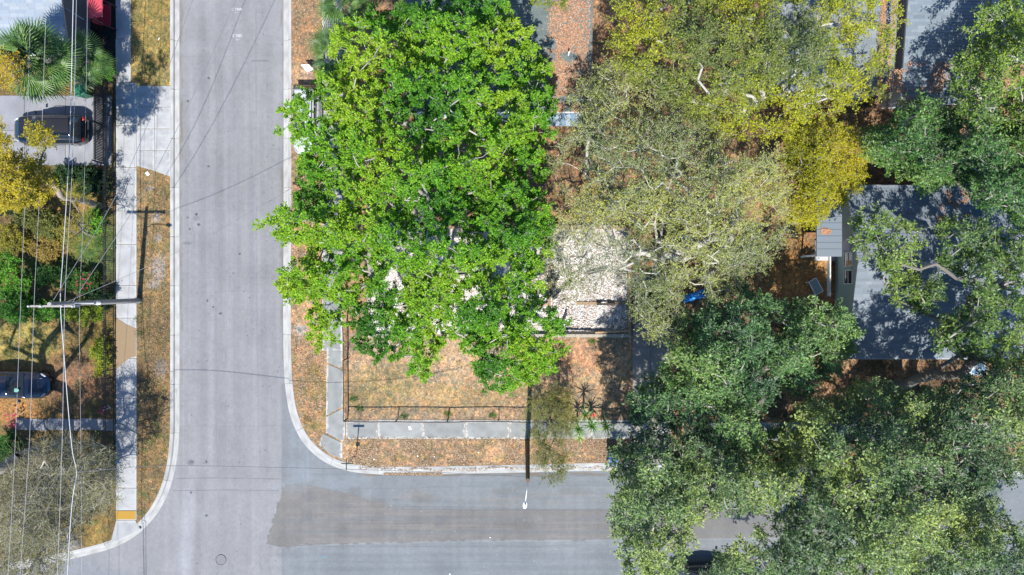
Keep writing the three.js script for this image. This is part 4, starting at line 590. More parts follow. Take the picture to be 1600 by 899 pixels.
{ // overhead wires: ends at real heights, sagging between
  const WA = (px, py, h) => P(px, py, h);
  const span = (name, label, pts, r, mat, cat = 'overhead wire', group) => { const c = new THREE.CatmullRomCurve3(pts, false, 'centripetal'), n = Math.ceil(c.getLength() / 0.6); return tag(mesh(name, new MB().tube(c.getPoints(n), r, 5).geo(), mat), label, cat, group); };
  const alu = std([0.36, 0.37, 0.39], 0.5), lead = std([0.46, 0.48, 0.50], 0.5), dark = std([0.10, 0.10, 0.11], 0.7), greyCable = std([0.15, 0.155, 0.17], 0.6);
  span('power_line', 'leftmost thin pale wire running down the left side of the picture', [WA(62, -330, 9.3), WA(48, 0, 8.75), WA(39, 300, 8.55), WA(32, 470, 8.7), WA(22, 720, 8.5), WA(12, 900, 8.5), WA(-10, 1250, 9.2)], 0.0085, alu);
  span('power_line', 'second thin pale wire from the left, crossing the golden tree', [WA(86, -330, 9.3), WA(70, 60, 8.7), WA(61, 310, 8.55), WA(53, 470, 8.7), WA(45, 700, 8.5), WA(31, 900, 8.5), WA(10, 1250, 9.2)], 0.0085, alu);
  span('power_line', 'pale wire just beside the thick cable, straight past the pole', [WA(126, -330, 8.9), WA(119, 0, 8.3), WA(113, 250, 8.15), WA(101, 470, 8.3), WA(97, 680, 8.1), WA(89, 900, 8.1), WA(72, 1250, 8.8)], 0.011, alu);
  span('cable', 'thickest pale lashed cable beside the pole, bending at a splice', [WA(121, -330, 7.4), WA(114, 0, 7.0), WA(108, 230, 6.8), WA(98, 400, 7.2), WA(94, 468, 7.45), WA(100, 560, 7.2), WA(113, 707, 6.9), WA(119, 738, 6.85), WA(113, 780, 6.9), WA(105, 900, 7.0), WA(96, 1250, 7.6)], 0.020, lead, 'cable');
  span('cable', 'faint thin wire right of the thick cable, lowest of the parallel lines', [WA(140, -300, 6.4), WA(134, 150, 6.0), WA(130, 330, 5.9), WA(124, 480, 6.1), WA(126, 700, 5.9), WA(127, 900, 6.0), WA(126, 1250, 6.4)], 0.007, alu, 'cable');
  const sp = WA(119, 738, 6.85), pb = V(poleB.x - 0.16, 8.75, poleB.z - 0.1), pa = (h) => V(poleA.x, h, poleA.z);
  span('service_cable', 'twisted cable crossing the main road from the splice to the street light pole', [sp, V(G(320, 688)[0], 6.5, G(320, 688)[1]), V(G(500, 694)[0], 5.9, G(500, 694)[1]), V(G(660, 694)[0], 6.6, G(660, 694)[1]), pb], 0.014, dark, 'cable');
  span('service_cable', 'cable slanting from the pole across the main road into the bright tree', [pa(7.6), V(G(340, 410)[0], 6.7, G(340, 410)[1]), V(G(500, 316)[0], 6.0, G(500, 316)[1]), V(G(694, 179)[0], 5.4, G(694, 179)[1])], 0.012, greyCable, 'cable');
  for (const [k, lab] of [[0, 'left one of two wires crossing the main road towards the top, shadow beside it'], [1, 'right one of two wires crossing the main road towards the top, shadow beside it']]) span('power_line', lab, [pa(8.6 - k * 0.9).add(V(k * 0.5, 0, 0)), V(G(300 + k * 22, 316)[0], 8.0 - k * 0.8, G(300 + k * 22, 316)[1]), V(G(390 + k * 46, 90)[0], 8.2 - k * 0.6, G(390 + k * 46, 90)[1]), V(G(520 + k * 60, -260)[0], 9 - k * 0.5, G(520 + k * 60, -260)[1])], 0.014, greyCable);
}
{ // street name sign
  const p = G(558, 708), t = thing('street_sign', 'green street name sign post with two crossed blades at the road corner', 'street sign', [p[0], 0.1, p[1]]);
  mesh('post', new MB().tube([V(0, -0.1, 0), V(0, 2.72, 0)], 0.032, 8).geo(), galv, t);
  const green = std([0.015, 0.09, 0.045], 0.5), a = new MB(); a.box(0, 2.6, 0, 0.72, 0.2, 0.018); mesh('name_blade', a.geo(), green, t); const b = new MB(); b.box(0, 2.82, 0, 0.018, 0.2, 0.72); mesh('name_blade', b.geo(), green, t);
  const tp = new MB(); tp.box(0.02, 0.9, 0.02, 0.26, 0.34, 0.02); mesh('lower_plate', tp.geo(), std([0.3, 0.12, 0.06], 0.6), t);
}
// ---------------------------------------------------------------- fences
const rust = std([0.06, 0.042, 0.034], 0.9);
function chainLink(label, pts, hgt, skip) {
  const a0 = pts[0], t = thing('chain_link_fence', label, 'fence', [a0[0], 0.12, a0[1]]), w = new MB();
  for (let s = 0; s + 1 < pts.length; s++) {
    const a = V(pts[s][0] - a0[0], 0, pts[s][1] - a0[1]), b = V(pts[s + 1][0] - a0[0], 0, pts[s + 1][1] - a0[1]), L = a.distanceTo(b), n = Math.max(1, Math.round(L / 2.75)); const at = (q, y) => a.clone().lerp(b, q / L).setY(y);
    const rp = []; for (let k = 0; k <= n; k++) { const q = k / n * L, lean = rr(-0.07, 0.07); const top = at(q, hgt + rr(-0.04, 0.04)).add(V(lean, 0, lean * 0.4)); mesh('post', new MB().tube([at(q, -0.1), top], 0.03, 7).geo(), rust, t); rp.push(top); }
    const rl = []; rp.forEach((p, k) => { rl.push(p); if (k + 1 < rp.length) rl.push(p.clone().lerp(rp[k + 1], 0.5).add(V(0, rr(-0.06, 0.02), rr(-0.03, 0.03)))); });
    mesh('top_rail', new MB().tube(rl, 0.032, 6).geo(), rust, t);
    const d = 0.14; for (let q = -hgt; q < L; q += d) { for (const sg of [1, -1]) { let q0 = q, q1 = q + hgt, y0 = sg > 0 ? 0.03 : hgt - 0.02, y1 = sg > 0 ? hgt - 0.02 : 0.03; if (q0 < 0) { y0 = lerp(y0, y1, -q0 / hgt); q0 = 0; } if (q1 > L) { y1 = lerp(y1, y0, (q1 - L) / (q1 - q0)); q1 = L; } w.tube([at(q0, y0), at(q1, y1)], 0.0022, 3); } }
  }
  stuff(mesh('wire_mesh', w.geo(), rust, t)); return t;
}
R = RNG(61);
chainLink('rusty chain link fence along the corner sidewalks of the empty lot', [G(542, 505), G(543, 560), G(544, 653), G(700, 654), G(860, 654), G(984, 655)], 1.1);
{
  const t = thing('picket_fence', 'long black metal picket fence along the left pavement', 'fence', [G(181, 128)[0], 0.12, G(181, 128)[1]]), L = (745 - 128) / 24, n = 11, iron = std([0.018, 0.018, 0.02], 0.55);
  for (let k = 0; k <= n; k++) { const z = k / n * L, m = new MB(); m.box(0, 0.68, z, 0.06, 1.36, 0.06); mesh('post', m.geo(), iron, t); const c = new THREE.ConeGeometry(0.05, 0.09, 4); c.translate(0, 1.41, z); mesh('finial', c, iron, t); }
  for (let k = 0; k < n; k++) { const z0 = k / n * L + 0.03, z1 = (k + 1) / n * L - 0.03; for (const y of [0.18, 1.05, 1.2]) { const m = new MB(); m.box(0, y, (z0 + z1) / 2, 0.034, 0.04, z1 - z0); mesh('rail', m.geo(), iron, t); } const pk = new MB(); for (let z = z0 + 0.08; z < z1 - 0.04; z += 0.115) { pk.box(0, 0.68, z, 0.018, 1.24, 0.018); pk.tri(V(-0.02, 1.3, z - 0.02), V(-0.02, 1.3, z + 0.02), V(0, 1.4, z)); pk.tri(V(0.02, 1.3, z + 0.02), V(0.02, 1.3, z - 0.02), V(0, 1.4, z)); } stuff(mesh('pickets', pk.geo(), iron, t)); }
}
{ // inner gate beside the pad
  const t = thing('slat_gate', 'dark slatted gate panel at the end of the parking pad beside the fence', 'gate', [G(168, 140)[0], 0.15, G(168, 140)[1]]), m2 = std([0.035, 0.03, 0.028], 0.8);
  for (const z of [0, 2.45, 4.9]) { const m = new MB(); m.box(0, 0.75, z, 0.09, 1.5, 0.09); mesh('post', m.geo(), m2, t); }
  for (let k = 0; k < 46; k++) { const m = new MB(); m.box(0, 0.72, 0.12 + k * 0.103, 0.028, 1.3, 0.075); mesh('slat', m.geo(), m2, t); }
  const r2 = new MB(); r2.box(-0.03, 0.3, 2.45, 0.03, 0.07, 4.9); r2.box(-0.03, 1.15, 2.45, 0.03, 0.07, 4.9); mesh('rail', r2.geo(), m2, t);
}
// ---------------------------------------------------------------- cars
function superLoft(st, u0, u1, nu, th0, th1, nt, ex, lift = 0) {      // st: stations [x, halfWidth, yBottom, yTop]; surface over x and angle
  const m = new MB(), c = (k) => new THREE.CatmullRomCurve3(st.map((s) => V(s[k], 0, 0)), false, 'centripetal');
  const at = (u) => { const f = u * (st.length - 1), i = Math.min(st.length - 2, Math.floor(f)), t = f - i; return [0, 1, 2, 3].map((k) => lerp(st[i][k], st[i + 1][k], t)); };
  const pt = (u, th) => { const s = at(u), cc = Math.cos(th), ss = Math.sin(th); const z = Math.sign(cc) * Math.pow(Math.abs(cc), 2 / ex) * s[1], y = s[2] + Math.pow(Math.abs(ss), 2 / ex) * (s[3] - s[2]); return V(s[0], y, z); };
  const nrm = (u, th) => { const e = 0.004, a = pt(clamp(u + e, 0, 1), th).sub(pt(clamp(u - e, 0, 1), th)), b = pt(u, clamp(th + 0.02, 0, Math.PI)).sub(pt(u, clamp(th - 0.02, 0, Math.PI))); const n = b.cross(a).normalize(); const s = at(u); const p = pt(u, th); if (n.dot(V(0, p.y - s[2] + 0.2, p.z)) < 0) n.negate(); return n; };
  const base = 0, id = [];
  for (let i = 0; i <= nu; i++) for (let j = 0; j <= nt; j++) { const u = lerp(u0, u1, i / nu), th = lerp(th0, th1, j / nt), n = nrm(u, th), p = pt(u, th).addScaledVector(n, lift); id.push(m.v(p, n, p.x, p.z)); }
  for (let i = 0; i < nu; i++) for (let j = 0; j < nt; j++) { const a = i * (nt + 1) + j; m.i.push(id[a], id[a + nt + 2], id[a + 1], id[a], id[a + nt + 1], id[a + nt + 2]); }
  return m.geo();
}
function car(name, label, pos, turn, paint, o = {}) {                  // front looks along +x
  const t = thing(name, label, 'car', pos, turn), L = o.len ?? 4.6, h = o.height ?? 1.46, w = (o.width ?? 1.8) / 2, bl = o.belt ?? 0.95, hd = o.hood ?? 0.9, q = L / 2, suv = o.suv;
  const pm = new THREE.MeshPhysicalMaterial({ color: new THREE.Color().setRGB(...paint), roughness: 0.22, metalness: 0.1, clearcoat: 1, clearcoatRoughness: 0.06 });
  const body = [[-q, w * 0.58, 0.38, 0.55], [-q + 0.06, w * 0.74, 0.28, 0.78], [-q + 0.2, w * 0.89, 0.24, suv ? bl : bl - 0.04], [-q + 0.5, w * 0.98, 0.22, bl], [-0.4, w, 0.22, bl], [0.75, w, 0.22, bl - 0.01], [q - 0.9, w * 0.98, 0.22, hd], [q - 0.5, w * 0.93, 0.24, hd - 0.06], [q - 0.25, w * 0.82, 0.26, hd - 0.16], [q - 0.1, w * 0.66, 0.28, hd - 0.26], [q, w * 0.42, 0.34, 0.52]];
  mesh('body', superLoft(body, 0, 1, 54, 0, Math.PI, 26, 5.2), pm, t);
  for (const e of [0, 1]) { const s = body[e ? body.length - 1 : 0], g = new MB(); g.box(s[0] - (e ? 0.03 : -0.03), (s[2] + s[3]) / 2, 0, 0.06, s[3] - s[2], s[1] * 1.9); mesh('bumper', g.geo(), pm, t); }
  const rb = suv ? -q + 0.12 : -q + 0.75, rt = suv ? -q + 0.5 : -q + 1.5, ft = suv ? 0.35 : 0.15, fb = suv ? 0.95 : 1.0;
  const cab = [[rb, w * 0.86, bl - 0.06, bl], [rt, w * 0.80, bl - 0.06, h - 0.03], [(rt + ft) / 2, w * 0.82, bl - 0.06, h], [ft, w * 0.79, bl - 0.06, h - 0.05], [fb, w * 0.90, bl - 0.06, bl - 0.02]];
  mesh('rear_window', superLoft(cab, 0.02, 0.25, 8, 0.5, Math.PI - 0.5, 14, 4), darkGlass, t);
  mesh('windshield', superLoft(cab, 0.75, 0.985, 8, 0.42, Math.PI - 0.42, 14, 4), o.glass || darkGlass, t);
  const rf = mesh('roof', superLoft(cab, 0.24, 0.76, 14, 0.62, Math.PI - 0.62, 18, 4, 0.012), pm, t);
  for (const [a, b] of [[0, 0.64], [Math.PI - 0.64, Math.PI]]) mesh('side_window', superLoft(cab, 0.1, 0.9, 14, a, b, 6, 4), darkGlass, t);
  const pil = []; for (const [a, b] of [[0.36, 0.54], [Math.PI - 0.54, Math.PI - 0.36]]) { pil.push(superLoft(cab, 0, 0.26, 6, a, b, 3, 4, 0.01), superLoft(cab, 0.74, 1, 6, a - 0.05, b - 0.02, 3, 4, 0.01)); } for (const s of [0, 1]) pil.push(superLoft(cab, 0.49, 0.515, 2, s ? Math.PI - 0.66 : 0, s ? Math.PI : 0.66, 6, 4, 0.008)); mesh('pillars', mergeGeometries(pil), pm, t);
  const wg = new THREE.TorusGeometry(0.245, 0.085, 10, 22), rg = new THREE.CylinderGeometry(0.19, 0.19, 0.15, 16); rg.rotateX(Math.PI / 2); const tyre = std([0.02, 0.02, 0.02], 0.9), rim = std([0.4, 0.4, 0.42], 0.35, { metalness: 0.7 });
  for (const x of [-q + 0.85, q - 0.85]) for (const s of [-1, 1]) { const ww = mesh('wheel', rg, rim, t); ww.position.set(x, 0.33, s * (w - 0.08)); mesh('tyre', wg, tyre, ww); }
  for (const s of [-1, 1]) {
    const g = new THREE.SphereGeometry(1, 12, 8); g.scale(0.2, 0.06, 0.07); const l = mesh('headlight', g, std([0.28, 0.3, 0.32], 0.12), t); l.position.set(q - 0.3, hd - 0.17, s * w * 0.72); l.rotation.y = s * 0.55;
    const g2 = new THREE.SphereGeometry(1, 12, 8); g2.scale(0.08, 0.09, 0.15); const l2 = mesh('tail_light', g2, std([0.3, 0.01, 0.01], 0.2), t); l2.position.set(-q + 0.1, bl - 0.17, s * w * 0.72);
    const g3 = new RoundedBoxGeometry(0.14, 0.13, 0.2, 3, 0.04), mr = mesh('mirror', g3, pm, t); mr.position.set(fb - 0.28, bl + 0.06, s * (w + 0.09));
    if (suv) mesh('roof_rail', new MB().tube([V(rt + 0.1, h + 0.02, s * w * 0.62), V(0, h + 0.05, s * w * 0.62), V(ft - 0.1, h + 0.01, s * w * 0.62)], 0.018, 6).geo(), blackMetal, t);
  }
  const cr = []; for (const s of [-1, 1]) cr.push(new MB().tube([V(q - 0.3, hd - 0.055, s * w * 0.5), V(q - 1.0, hd + 0.012, s * w * 0.56), V(fb + 0.05, bl + 0.0, s * w * 0.6)], 0.012, 4).geo()); mesh('hood_crease', mergeGeometries(cr), pm, t);
  return t;
}
{
  const at = (px, py, y) => { const g = G(px, py); return [g[0], y, g[1]]; };
  car('car', 'black car on the concrete pad behind the fence, nose to the left', at(90, 207, 0.15), Math.PI, [0.004, 0.004, 0.005], { len: 4.7, suv: true, height: 1.55, width: 1.84 });
  car('car', 'navy blue sedan on the front yard, cut by the left edge', at(32, 599, 0.12), 0, [0.003, 0.006, 0.018], { len: 4.7, width: 1.78 });
  car('car', 'silver car on the right verge, almost hidden by the bright green tree', at(484, 192, 0.12), -Math.PI / 2, [0.42, 0.44, 0.45], { len: 4.5, suv: true });
  car('car', 'dark car under oak boughs at the bottom edge of the picture', at(1102, 898, 0.0), 0.05, [0.03, 0.032, 0.036], { len: 4.6 });
  const sh = new THREE.SphereGeometry(1, 10, 8); sh.scale(0.22, 0.02, 0.13); const b = tag(mesh('sun_hat', sh, std(A(140, 216, 196), 0.8)), 'small pale turquoise cloth lying on the windshield of the navy sedan', 'cloth'); const p = P(24, 610, 1.3); b.position.set(p.x, 1.3, p.z); b.name = 'cloth';
}
// ---------------------------------------------------------------- bins
function bin(label, px, py, turn, col) {
  const g = G(px, py), t = thing('trash_bin', label, 'trash bin', [g[0], 0.13, g[1]], turn), mt = std(col, 0.45);
  const m = new MB(), lv = [[0.24, 0.26, 0.02], [0.27, 0.30, 0.5], [0.30, 0.34, 0.98]]; for (let k = 0; k < 2; k++) { const [a, b, y] = lv[k], [c, d, y2] = lv[k + 1]; const q = [[-1, 1], [1, 1], [1, -1], [-1, -1]]; for (let i = 0; i < 4; i++) { const p = q[i], r = q[(i + 1) % 4]; m.quad(V(p[0] * a, y, p[1] * b), V(r[0] * a, y, r[1] * b), V(r[0] * c, y2, r[1] * d), V(p[0] * c, y2, p[1] * d)); } } m.box(0, 0.02, 0, 0.48, 0.02, 0.52); mesh('body', m.geo(), mt, t);
  const lid = mesh('lid', new RoundedBoxGeometry(0.66, 0.07, 0.76, 3, 0.03), mt, t); lid.position.set(0, 1.03, 0.01); lid.rotation.x = 0.03; for (const x of [-0.18, 0, 0.18]) { const rg = new RoundedBoxGeometry(0.05, 0.02, 0.6, 2, 0.008); rg.translate(x, 0.04, 0); mesh('lid_rib', rg, mt, lid); }
  mesh('handle', new MB().tube([V(-0.24, 0.98, -0.4), V(0.24, 0.98, -0.4)], 0.018, 7).geo(), mt, t);
  const wg = new THREE.CylinderGeometry(0.12, 0.12, 0.06, 16); wg.rotateZ(Math.PI / 2); for (const s of [-1, 1]) mesh('wheel', wg, std([0.02, 0.02, 0.02], 0.9), t).position.set(s * 0.28, 0.12, -0.28);
}
bin('blue wheeled trash bin at the side street kerb under the oak', 954.5, 710, Math.PI, [0.03, 0.10, 0.36]);
bin('dark green wheeled trash bin between the fan palm and the black car', 141, 148, 0.3, [0.012, 0.12, 0.06]);
// ---------------------------------------------------------------- palms and strap-leaved plants
function fanFrond(sd) {
  const q = RNG(sd), m = new MB(), n = 24, pl = 0.9 + q() * 0.4; m.tube([V(0, 0, 0), V(pl * 0.5, 0.1, 0), V(pl, 0.05, 0)], [0.022, 0.017, 0.012], 5, [0.10, 0.16, 0.04]);
  for (let i = 0; i < n; i++) {
    const a = (i / (n - 1) - 0.5) * 3.7, L = (0.95 + 0.18 * Math.cos(a * 0.8)) * (0.9 + q() * 0.2), d = V(Math.cos(a), 0, Math.sin(a)), s = V(-Math.sin(a), 0, Math.cos(a)), o = V(pl, 0.05, 0), f = 0.8 + q() * 0.5, c = [0.032 * f, 0.085 * f, 0.018 * f], c2 = [0.085 * f, 0.165 * f, 0.028 * f], fold = 0.035;
    const P0 = (t, w, u) => o.clone().addScaledVector(d, L * t).addScaledVector(s, w).add(V(0, u - 0.34 * t * t * L + 0.06 * t * (1 - Math.abs(a) / 3), 0));
    const w1 = 0.04, e = [P0(0.02, 0, 0), P0(0.5, -w1, 0), P0(0.5, 0, fold), P0(0.5, w1, 0), P0(0.8, -w1 * 0.7, 0), P0(0.8, 0, fold * 0.5), P0(0.8, w1 * 0.7, 0), P0(1, 0, -0.12 - q() * 0.1)];
    m.tri(e[0], e[2], e[1], c); m.tri(e[0], e[3], e[2], c2); m.quad(e[1], e[2], e[5], e[4], c); m.quad(e[2], e[3], e[6], e[5], c2); m.tri(e[4], e[5], e[7], c2); m.tri(e[5], e[6], e[7], c2);
  } return m.geo();
}
const frondGeos = [1, 2, 3].map(fanFrond), palmMat = new THREE.MeshPhysicalMaterial({ vertexColors: true, roughness: 0.5, transmission: 0.12, thickness: 0, side: THREE.DoubleSide });
function palm(label, px, py, h, n, scale, sd) {
  R = RNG(sd); const k = (H - h) / H, g = G(800 + (px - 800) * k, 449.5 + (py - 449.5) * k), t = thing('fan_palm', label, 'palm tree', [g[0], 0.1, g[1]]);
  const pts = [], rd = []; for (let i = 0; i <= 8; i++) { pts.push(V(0.1 * Math.sin(i * 0.4), h * i / 8, 0.08 * Math.sin(i * 0.3))); rd.push(0.17 - 0.004 * i + (i % 2) * 0.008); } mesh('trunk', new MB().tube(pts, rd, 12).geo(), std([0.2, 0.17, 0.13], 0.95, { bumpMap: gGround, bumpScale: 0.03 }), t);
  for (let i = 0; i < n; i++) { const f = mesh('frond', frondGeos[i % 3], palmMat, t), u = i / n; f.position.set(pts[8].x, h, pts[8].z); f.rotation.set(rr(-0.75, 0.75), i * 2.39996 + rr(-0.2, 0.2), lerp(1.2, -0.6, u) + rr(-0.25, 0.25), 'YZX'); f.scale.setScalar(scale * rr(0.72, 1.08)); }
}
palm('large fan palm at the upper left between the blue-grey roof and the black car', 62, 96, 5.4, 40, 1.05, 71);
palm('fan palm lower right of the large one, against the picket fence', 132, 92, 3.4, 16, 0.8, 72);
palm('fan palm on the right verge at the edge of the bright green tree', 524, 84, 3.2, 22, 0.8, 73);
palm('fan palm at the top edge beside the corner sidewalk', 540, 2, 3.2, 18, 0.85, 74);
palm('small fan palm in the dark gap between the lower right oaks', 1212, 700, 3.2, 18, 0.9, 75);
palm('small fan palm among the oak boughs over the side street', 1325, 775, 4.4, 18, 0.9, 76);
function strap(label, px, py, hgt, n, len, sd, cols) {
  R = RNG(sd); const g = G(px, py), t = thing('strap_plant', label, 'plant', [g[0], 0.1, g[1]], 0); mesh('stem', new MB().tube([V(0, 0, 0), V(0.03, hgt * 0.5, 0.02), V(0, hgt, 0)], [0.07, 0.06, 0.05], 8).geo(), std([0.22, 0.18, 0.12], 0.9), t);
  for (let i = 0; i < n; i++) { const m = new MB(), L = len * rr(0.75, 1.15), el = lerp(1.35, 0.05, i / n), c = cols[Math.floor(R() * cols.length)], pp = []; const a = i * 2.39996, d = V(Math.cos(a), 0, Math.sin(a)), s = V(-Math.sin(a), 0, Math.cos(a)); for (let k = 0; k <= 4; k++) { const u = k / 4; pp.push(V(0, hgt, 0).addScaledVector(d, Math.cos(el) * L * u + 0.15 * u * u * L).add(V(0, Math.sin(el) * L * u - 0.42 * u * u * L, 0))); } const wd = [0.03, 0.05, 0.045, 0.03, 0.002].map((v) => v * len); for (let k = 0; k < 4; k++) { m.quad(pp[k].clone().addScaledVector(s, -wd[k]), pp[k], pp[k + 1], pp[k + 1].clone().addScaledVector(s, -wd[k + 1]), c); m.quad(pp[k], pp[k].clone().addScaledVector(s, wd[k]), pp[k + 1].clone().addScaledVector(s, wd[k + 1]), pp[k + 1], c.map((v) => v * 1.15)); } mesh('leaf', m.geo(), palmMat, t); }
}
const stc = [[0.03, 0.09, 0.016], [0.055, 0.14, 0.024], [0.10, 0.2, 0.03]];
strap('tall strap-leaved plant at the fence right of the sapling', 900, 662, 1.5, 18, 0.75, 81, stc); strap('strap-leaved plant leaning over the sidewalk, middle of the fence clump', 921, 658, 1.3, 18, 0.8, 82, stc); strap('strap-leaved plant with yellowing tips at the right end of the fence clump', 943, 660, 1.2, 16, 0.75, 83, [[0.08, 0.2, 0.02], [0.2, 0.3, 0.03], [0.05, 0.14, 0.02]]); strap('low strap-leaved plant behind the fence in the sapling shade', 910, 640, 1.7, 16, 0.7, 84, stc); strap('tuft of strap leaves at the pavement edge below the fence clump', 905, 682, 0.3, 12, 0.5, 85, [[0.14, 0.26, 0.03], [0.2, 0.3, 0.04]]); strap('dark strap-leaved plant between the oaks below the yard', 1283, 705, 1.2, 18, 0.9, 86, [[0.03, 0.1, 0.03], [0.05, 0.14, 0.05]]);
{ // crimson blooms on the yard shrubs
  const fl = (label, px, py, h, n, col, sp) => { R = RNG(px); const L = new Leaves(n * 5), c = P(px, py, h), k = numbered('flower_cluster'); for (let i = 0; i < n; i++) { const x = c.x + rr(-sp, sp), y = c.y + rr(-0.2, 0.25), z = c.z + rr(-sp, sp); for (let j = 0; j < 5; j++) { const a = j * 1.2566; L.add(x, y, z, Math.cos(a), 0.4, Math.sin(a), rr(-0.2, 0.2), 1, rr(-0.2, 0.2), 0.075, 0.06, ...col.map((v) => v * rr(0.8, 1.2))); } } const m = mesh(k, L.geo(), leafMat(0.3)); m.name = k; stuff(m); tag(m, label, 'flowers'); };
  fl('red blooms in the hedge row above the pole arm', 28, 438, 1.6, 26, [0.32, 0.03, 0.06], 0.45); fl('red blooms in the hedge row right of the thick cable', 130, 440, 1.4, 18, [0.3, 0.03, 0.05], 0.5); fl('pink-red blooms at the left edge beside the garden path', 18, 658, 0.8, 26, [0.4, 0.04, 0.10], 0.45); fl('magenta blooms by the picket fence north of the garden path', 160, 640, 0.6, 14, [0.42, 0.02, 0.12], 0.2); fl('white blooms by the picket fence beside magenta ones', 168, 639, 0.6, 8, [0.6, 0.6, 0.62], 0.15);
}
// ---------------------------------------------------------------- ruined house, rubble, loose things
{
  R = RNG(91); const X0 = G(575, 0)[0], X1 = G(984, 0)[0], Z0 = G(0, 356)[1], Z1 = G(0, 524)[1], t = thing('ruined_house', 'roofless foundation of a demolished house filled with white and pink rubble', 'ruin', [0, 0.12, 0]);
  const block = mapMat(concreteCanvas(95, [226, 214, 196]), 0.95), tan = mapMat(concreteCanvas(96, [206, 176, 140]), 0.95), slabM = std([0.40, 0.36, 0.33], 0.95);
  const wallRun = (x0, z0, x1, z1, h, mat) => { const L = Math.hypot(x1 - x0, z1 - z0), n = Math.round(L / 0.4), g = structBlock; for (let k = 0; k < n; k++) { const q = (k + 0.5) / n; if (R() < 0.04) continue; const m = mesh('block', x0 === x1 ? g[1] : g[0], mat, t); m.position.set(lerp(x0, x1, q), h / 2 + rr(-0.03, 0.02), lerp(z0, z1, q)); m.scale.set(1, h, 1); } };
  const structBlock = [new RoundedBoxGeometry(0.388, 1, 0.2, 1, 0.012), new RoundedBoxGeometry(0.2, 1, 0.388, 1, 0.012)];
  wallRun(X0, Z1, X1, Z1, 0.42, block); wallRun(X1 - 0.1, Z0 + 0.1, X1 - 0.1, Z1 - 0.1, 0.5, tan); wallRun(X0, Z0, X1 - 0.2, Z0, 0.45, tan); wallRun(X0 + 0.1, Z0 + 0.2, X0 + 0.1, Z1 - 0.2, 0.35, block); wallRun(G(858, 0)[0], Z0 + 2.4, G(858, 0)[0], Z1 - 1.8, 0.3, tan); wallRun(G(900, 0)[0], G(0, 474)[1], X1 - 0.3, G(0, 474)[1], 0.25, tan);
  const sl = new MB(); sl.box((X0 + X1) / 2, 0.05, (Z0 + Z1) / 2, X1 - X0 - 0.3, 0.1, Z1 - Z0 - 0.2); mesh('floor_slab', sl.geo(), slabM, t);
  // rubble: angular chips of plaster and roofing
  const rb = new MB(); const cols = [[0.56, 0.545, 0.53], [0.50, 0.46, 0.43], [0.36, 0.28, 0.23], [0.60, 0.59, 0.58], [0.28, 0.22, 0.18], [0.66, 0.65, 0.64]];
  for (let i = 0; i < 24000; i++) {
    const px = rr(580, 980), py = rr(360, 521), dn = fbm(px * 0.03, py * 0.03, 3), heavy = px > 868 && py > 385 ? 1 : dn > 0.5 ? 0.9 : 0.25; if (R() > heavy) continue; const g = G(px, py), s = rr(0.035, 0.10) * (R() < 0.05 ? 2 : 1), hgt = 0.105 + 0.09 * dn * heavy * R(), c = cols[Math.floor(R() * cols.length)], f = rr(0.8, 1.1), a = R() * 3.14, e = rr(-0.25, 0.25), l = s * rr(0.9, 2.2), q = (x, y, z) => V(g[0] + Math.cos(a) * x - Math.sin(a) * z, hgt + y + e * x, g[1] + Math.sin(a) * x + Math.cos(a) * z), C = c.map((v) => v * f), th = rr(0.008, 0.03);
    const p = [q(-l, th, s * 0.6), q(l * 0.8, th, s * 0.5), q(l, th, -s * 0.4), q(-l * 0.6, th, -s * 0.6)].map((v) => { v.x = v.x * 1; return v; }), b = p.map((v) => v.clone().setY(v.y - th * 1.6)); for (const v of p) { v.x = lerp(g[0], v.x, 0.55); v.z = lerp(g[1], v.z, 0.55); } for (const v of b) { v.x = lerp(g[0], v.x, 0.6); v.z = lerp(g[1], v.z, 0.6); } rb.quad(p[0], p[1], p[2], p[3], C); for (let k = 0; k < 4; k++) rb.quad(b[k], b[(k + 1) % 4], p[(k + 1) % 4], p[k], C);
  }
  stuff(mesh('rubble', rb.geo(), vcMat(0.95), t));
  const charred = std([0.035, 0.03, 0.028], 0.95), timber = std([0.34, 0.22, 0.13], 0.9);
  for (const [px, py, l, a, mt] of [[932, 425, 1.3, 0.25, charred], [972, 428, 0.9, 0.05, charred], [878, 452, 1.7, 0.7, charred], [866, 445, 1.3, 1.1, charred], [945, 475, 1.2, 0.02, charred], [915, 519, 3.0, 0.0, charred], [845, 478, 0.9, 0.3, timber], [955, 518, 2.2, 0.05, timber], [700, 470, 1.6, 0.5, timber], [880, 500, 1.0, 1.2, charred], [800, 352, 2.6, 0.02, charred], [640, 470, 1.4, 0.9, timber]]) { const m = mesh('beam', new RoundedBoxGeometry(l, 0.1, 0.12, 1, 0.012), mt, t), g = G(px, py); m.position.set(g[0], 0.36 + R() * 0.1, g[1]); m.rotation.set(rr(-0.1, 0.1), a, rr(-0.08, 0.08)); }
}
function sheetBundle(w, d, h, sd, folds) { const g = new THREE.PlaneGeometry(w, d, 36, 18); g.rotateX(-Math.PI / 2); const p = g.attributes.position; for (let i = 0; i < p.count; i++) { const x = p.getX(i) / w * 2, z = p.getZ(i) / d * 2, e = Math.max(0, 1 - Math.pow(Math.abs(x), 4)) * Math.max(0, 1 - z * z); p.setY(i, 0.02 + h * Math.sqrt(e) * (0.7 + 0.5 * fbm(x * folds + sd, z * folds * 0.5, 3))); p.setX(i, p.getX(i) * (1 + 0.1 * (vnoise(z * 3 + sd, 1) - 0.5))); p.setZ(i, p.getZ(i) * (1 + 0.3 * (vnoise(x * 4 + sd, 7) - 0.5))); } g.computeVertexNormals(); return g; }
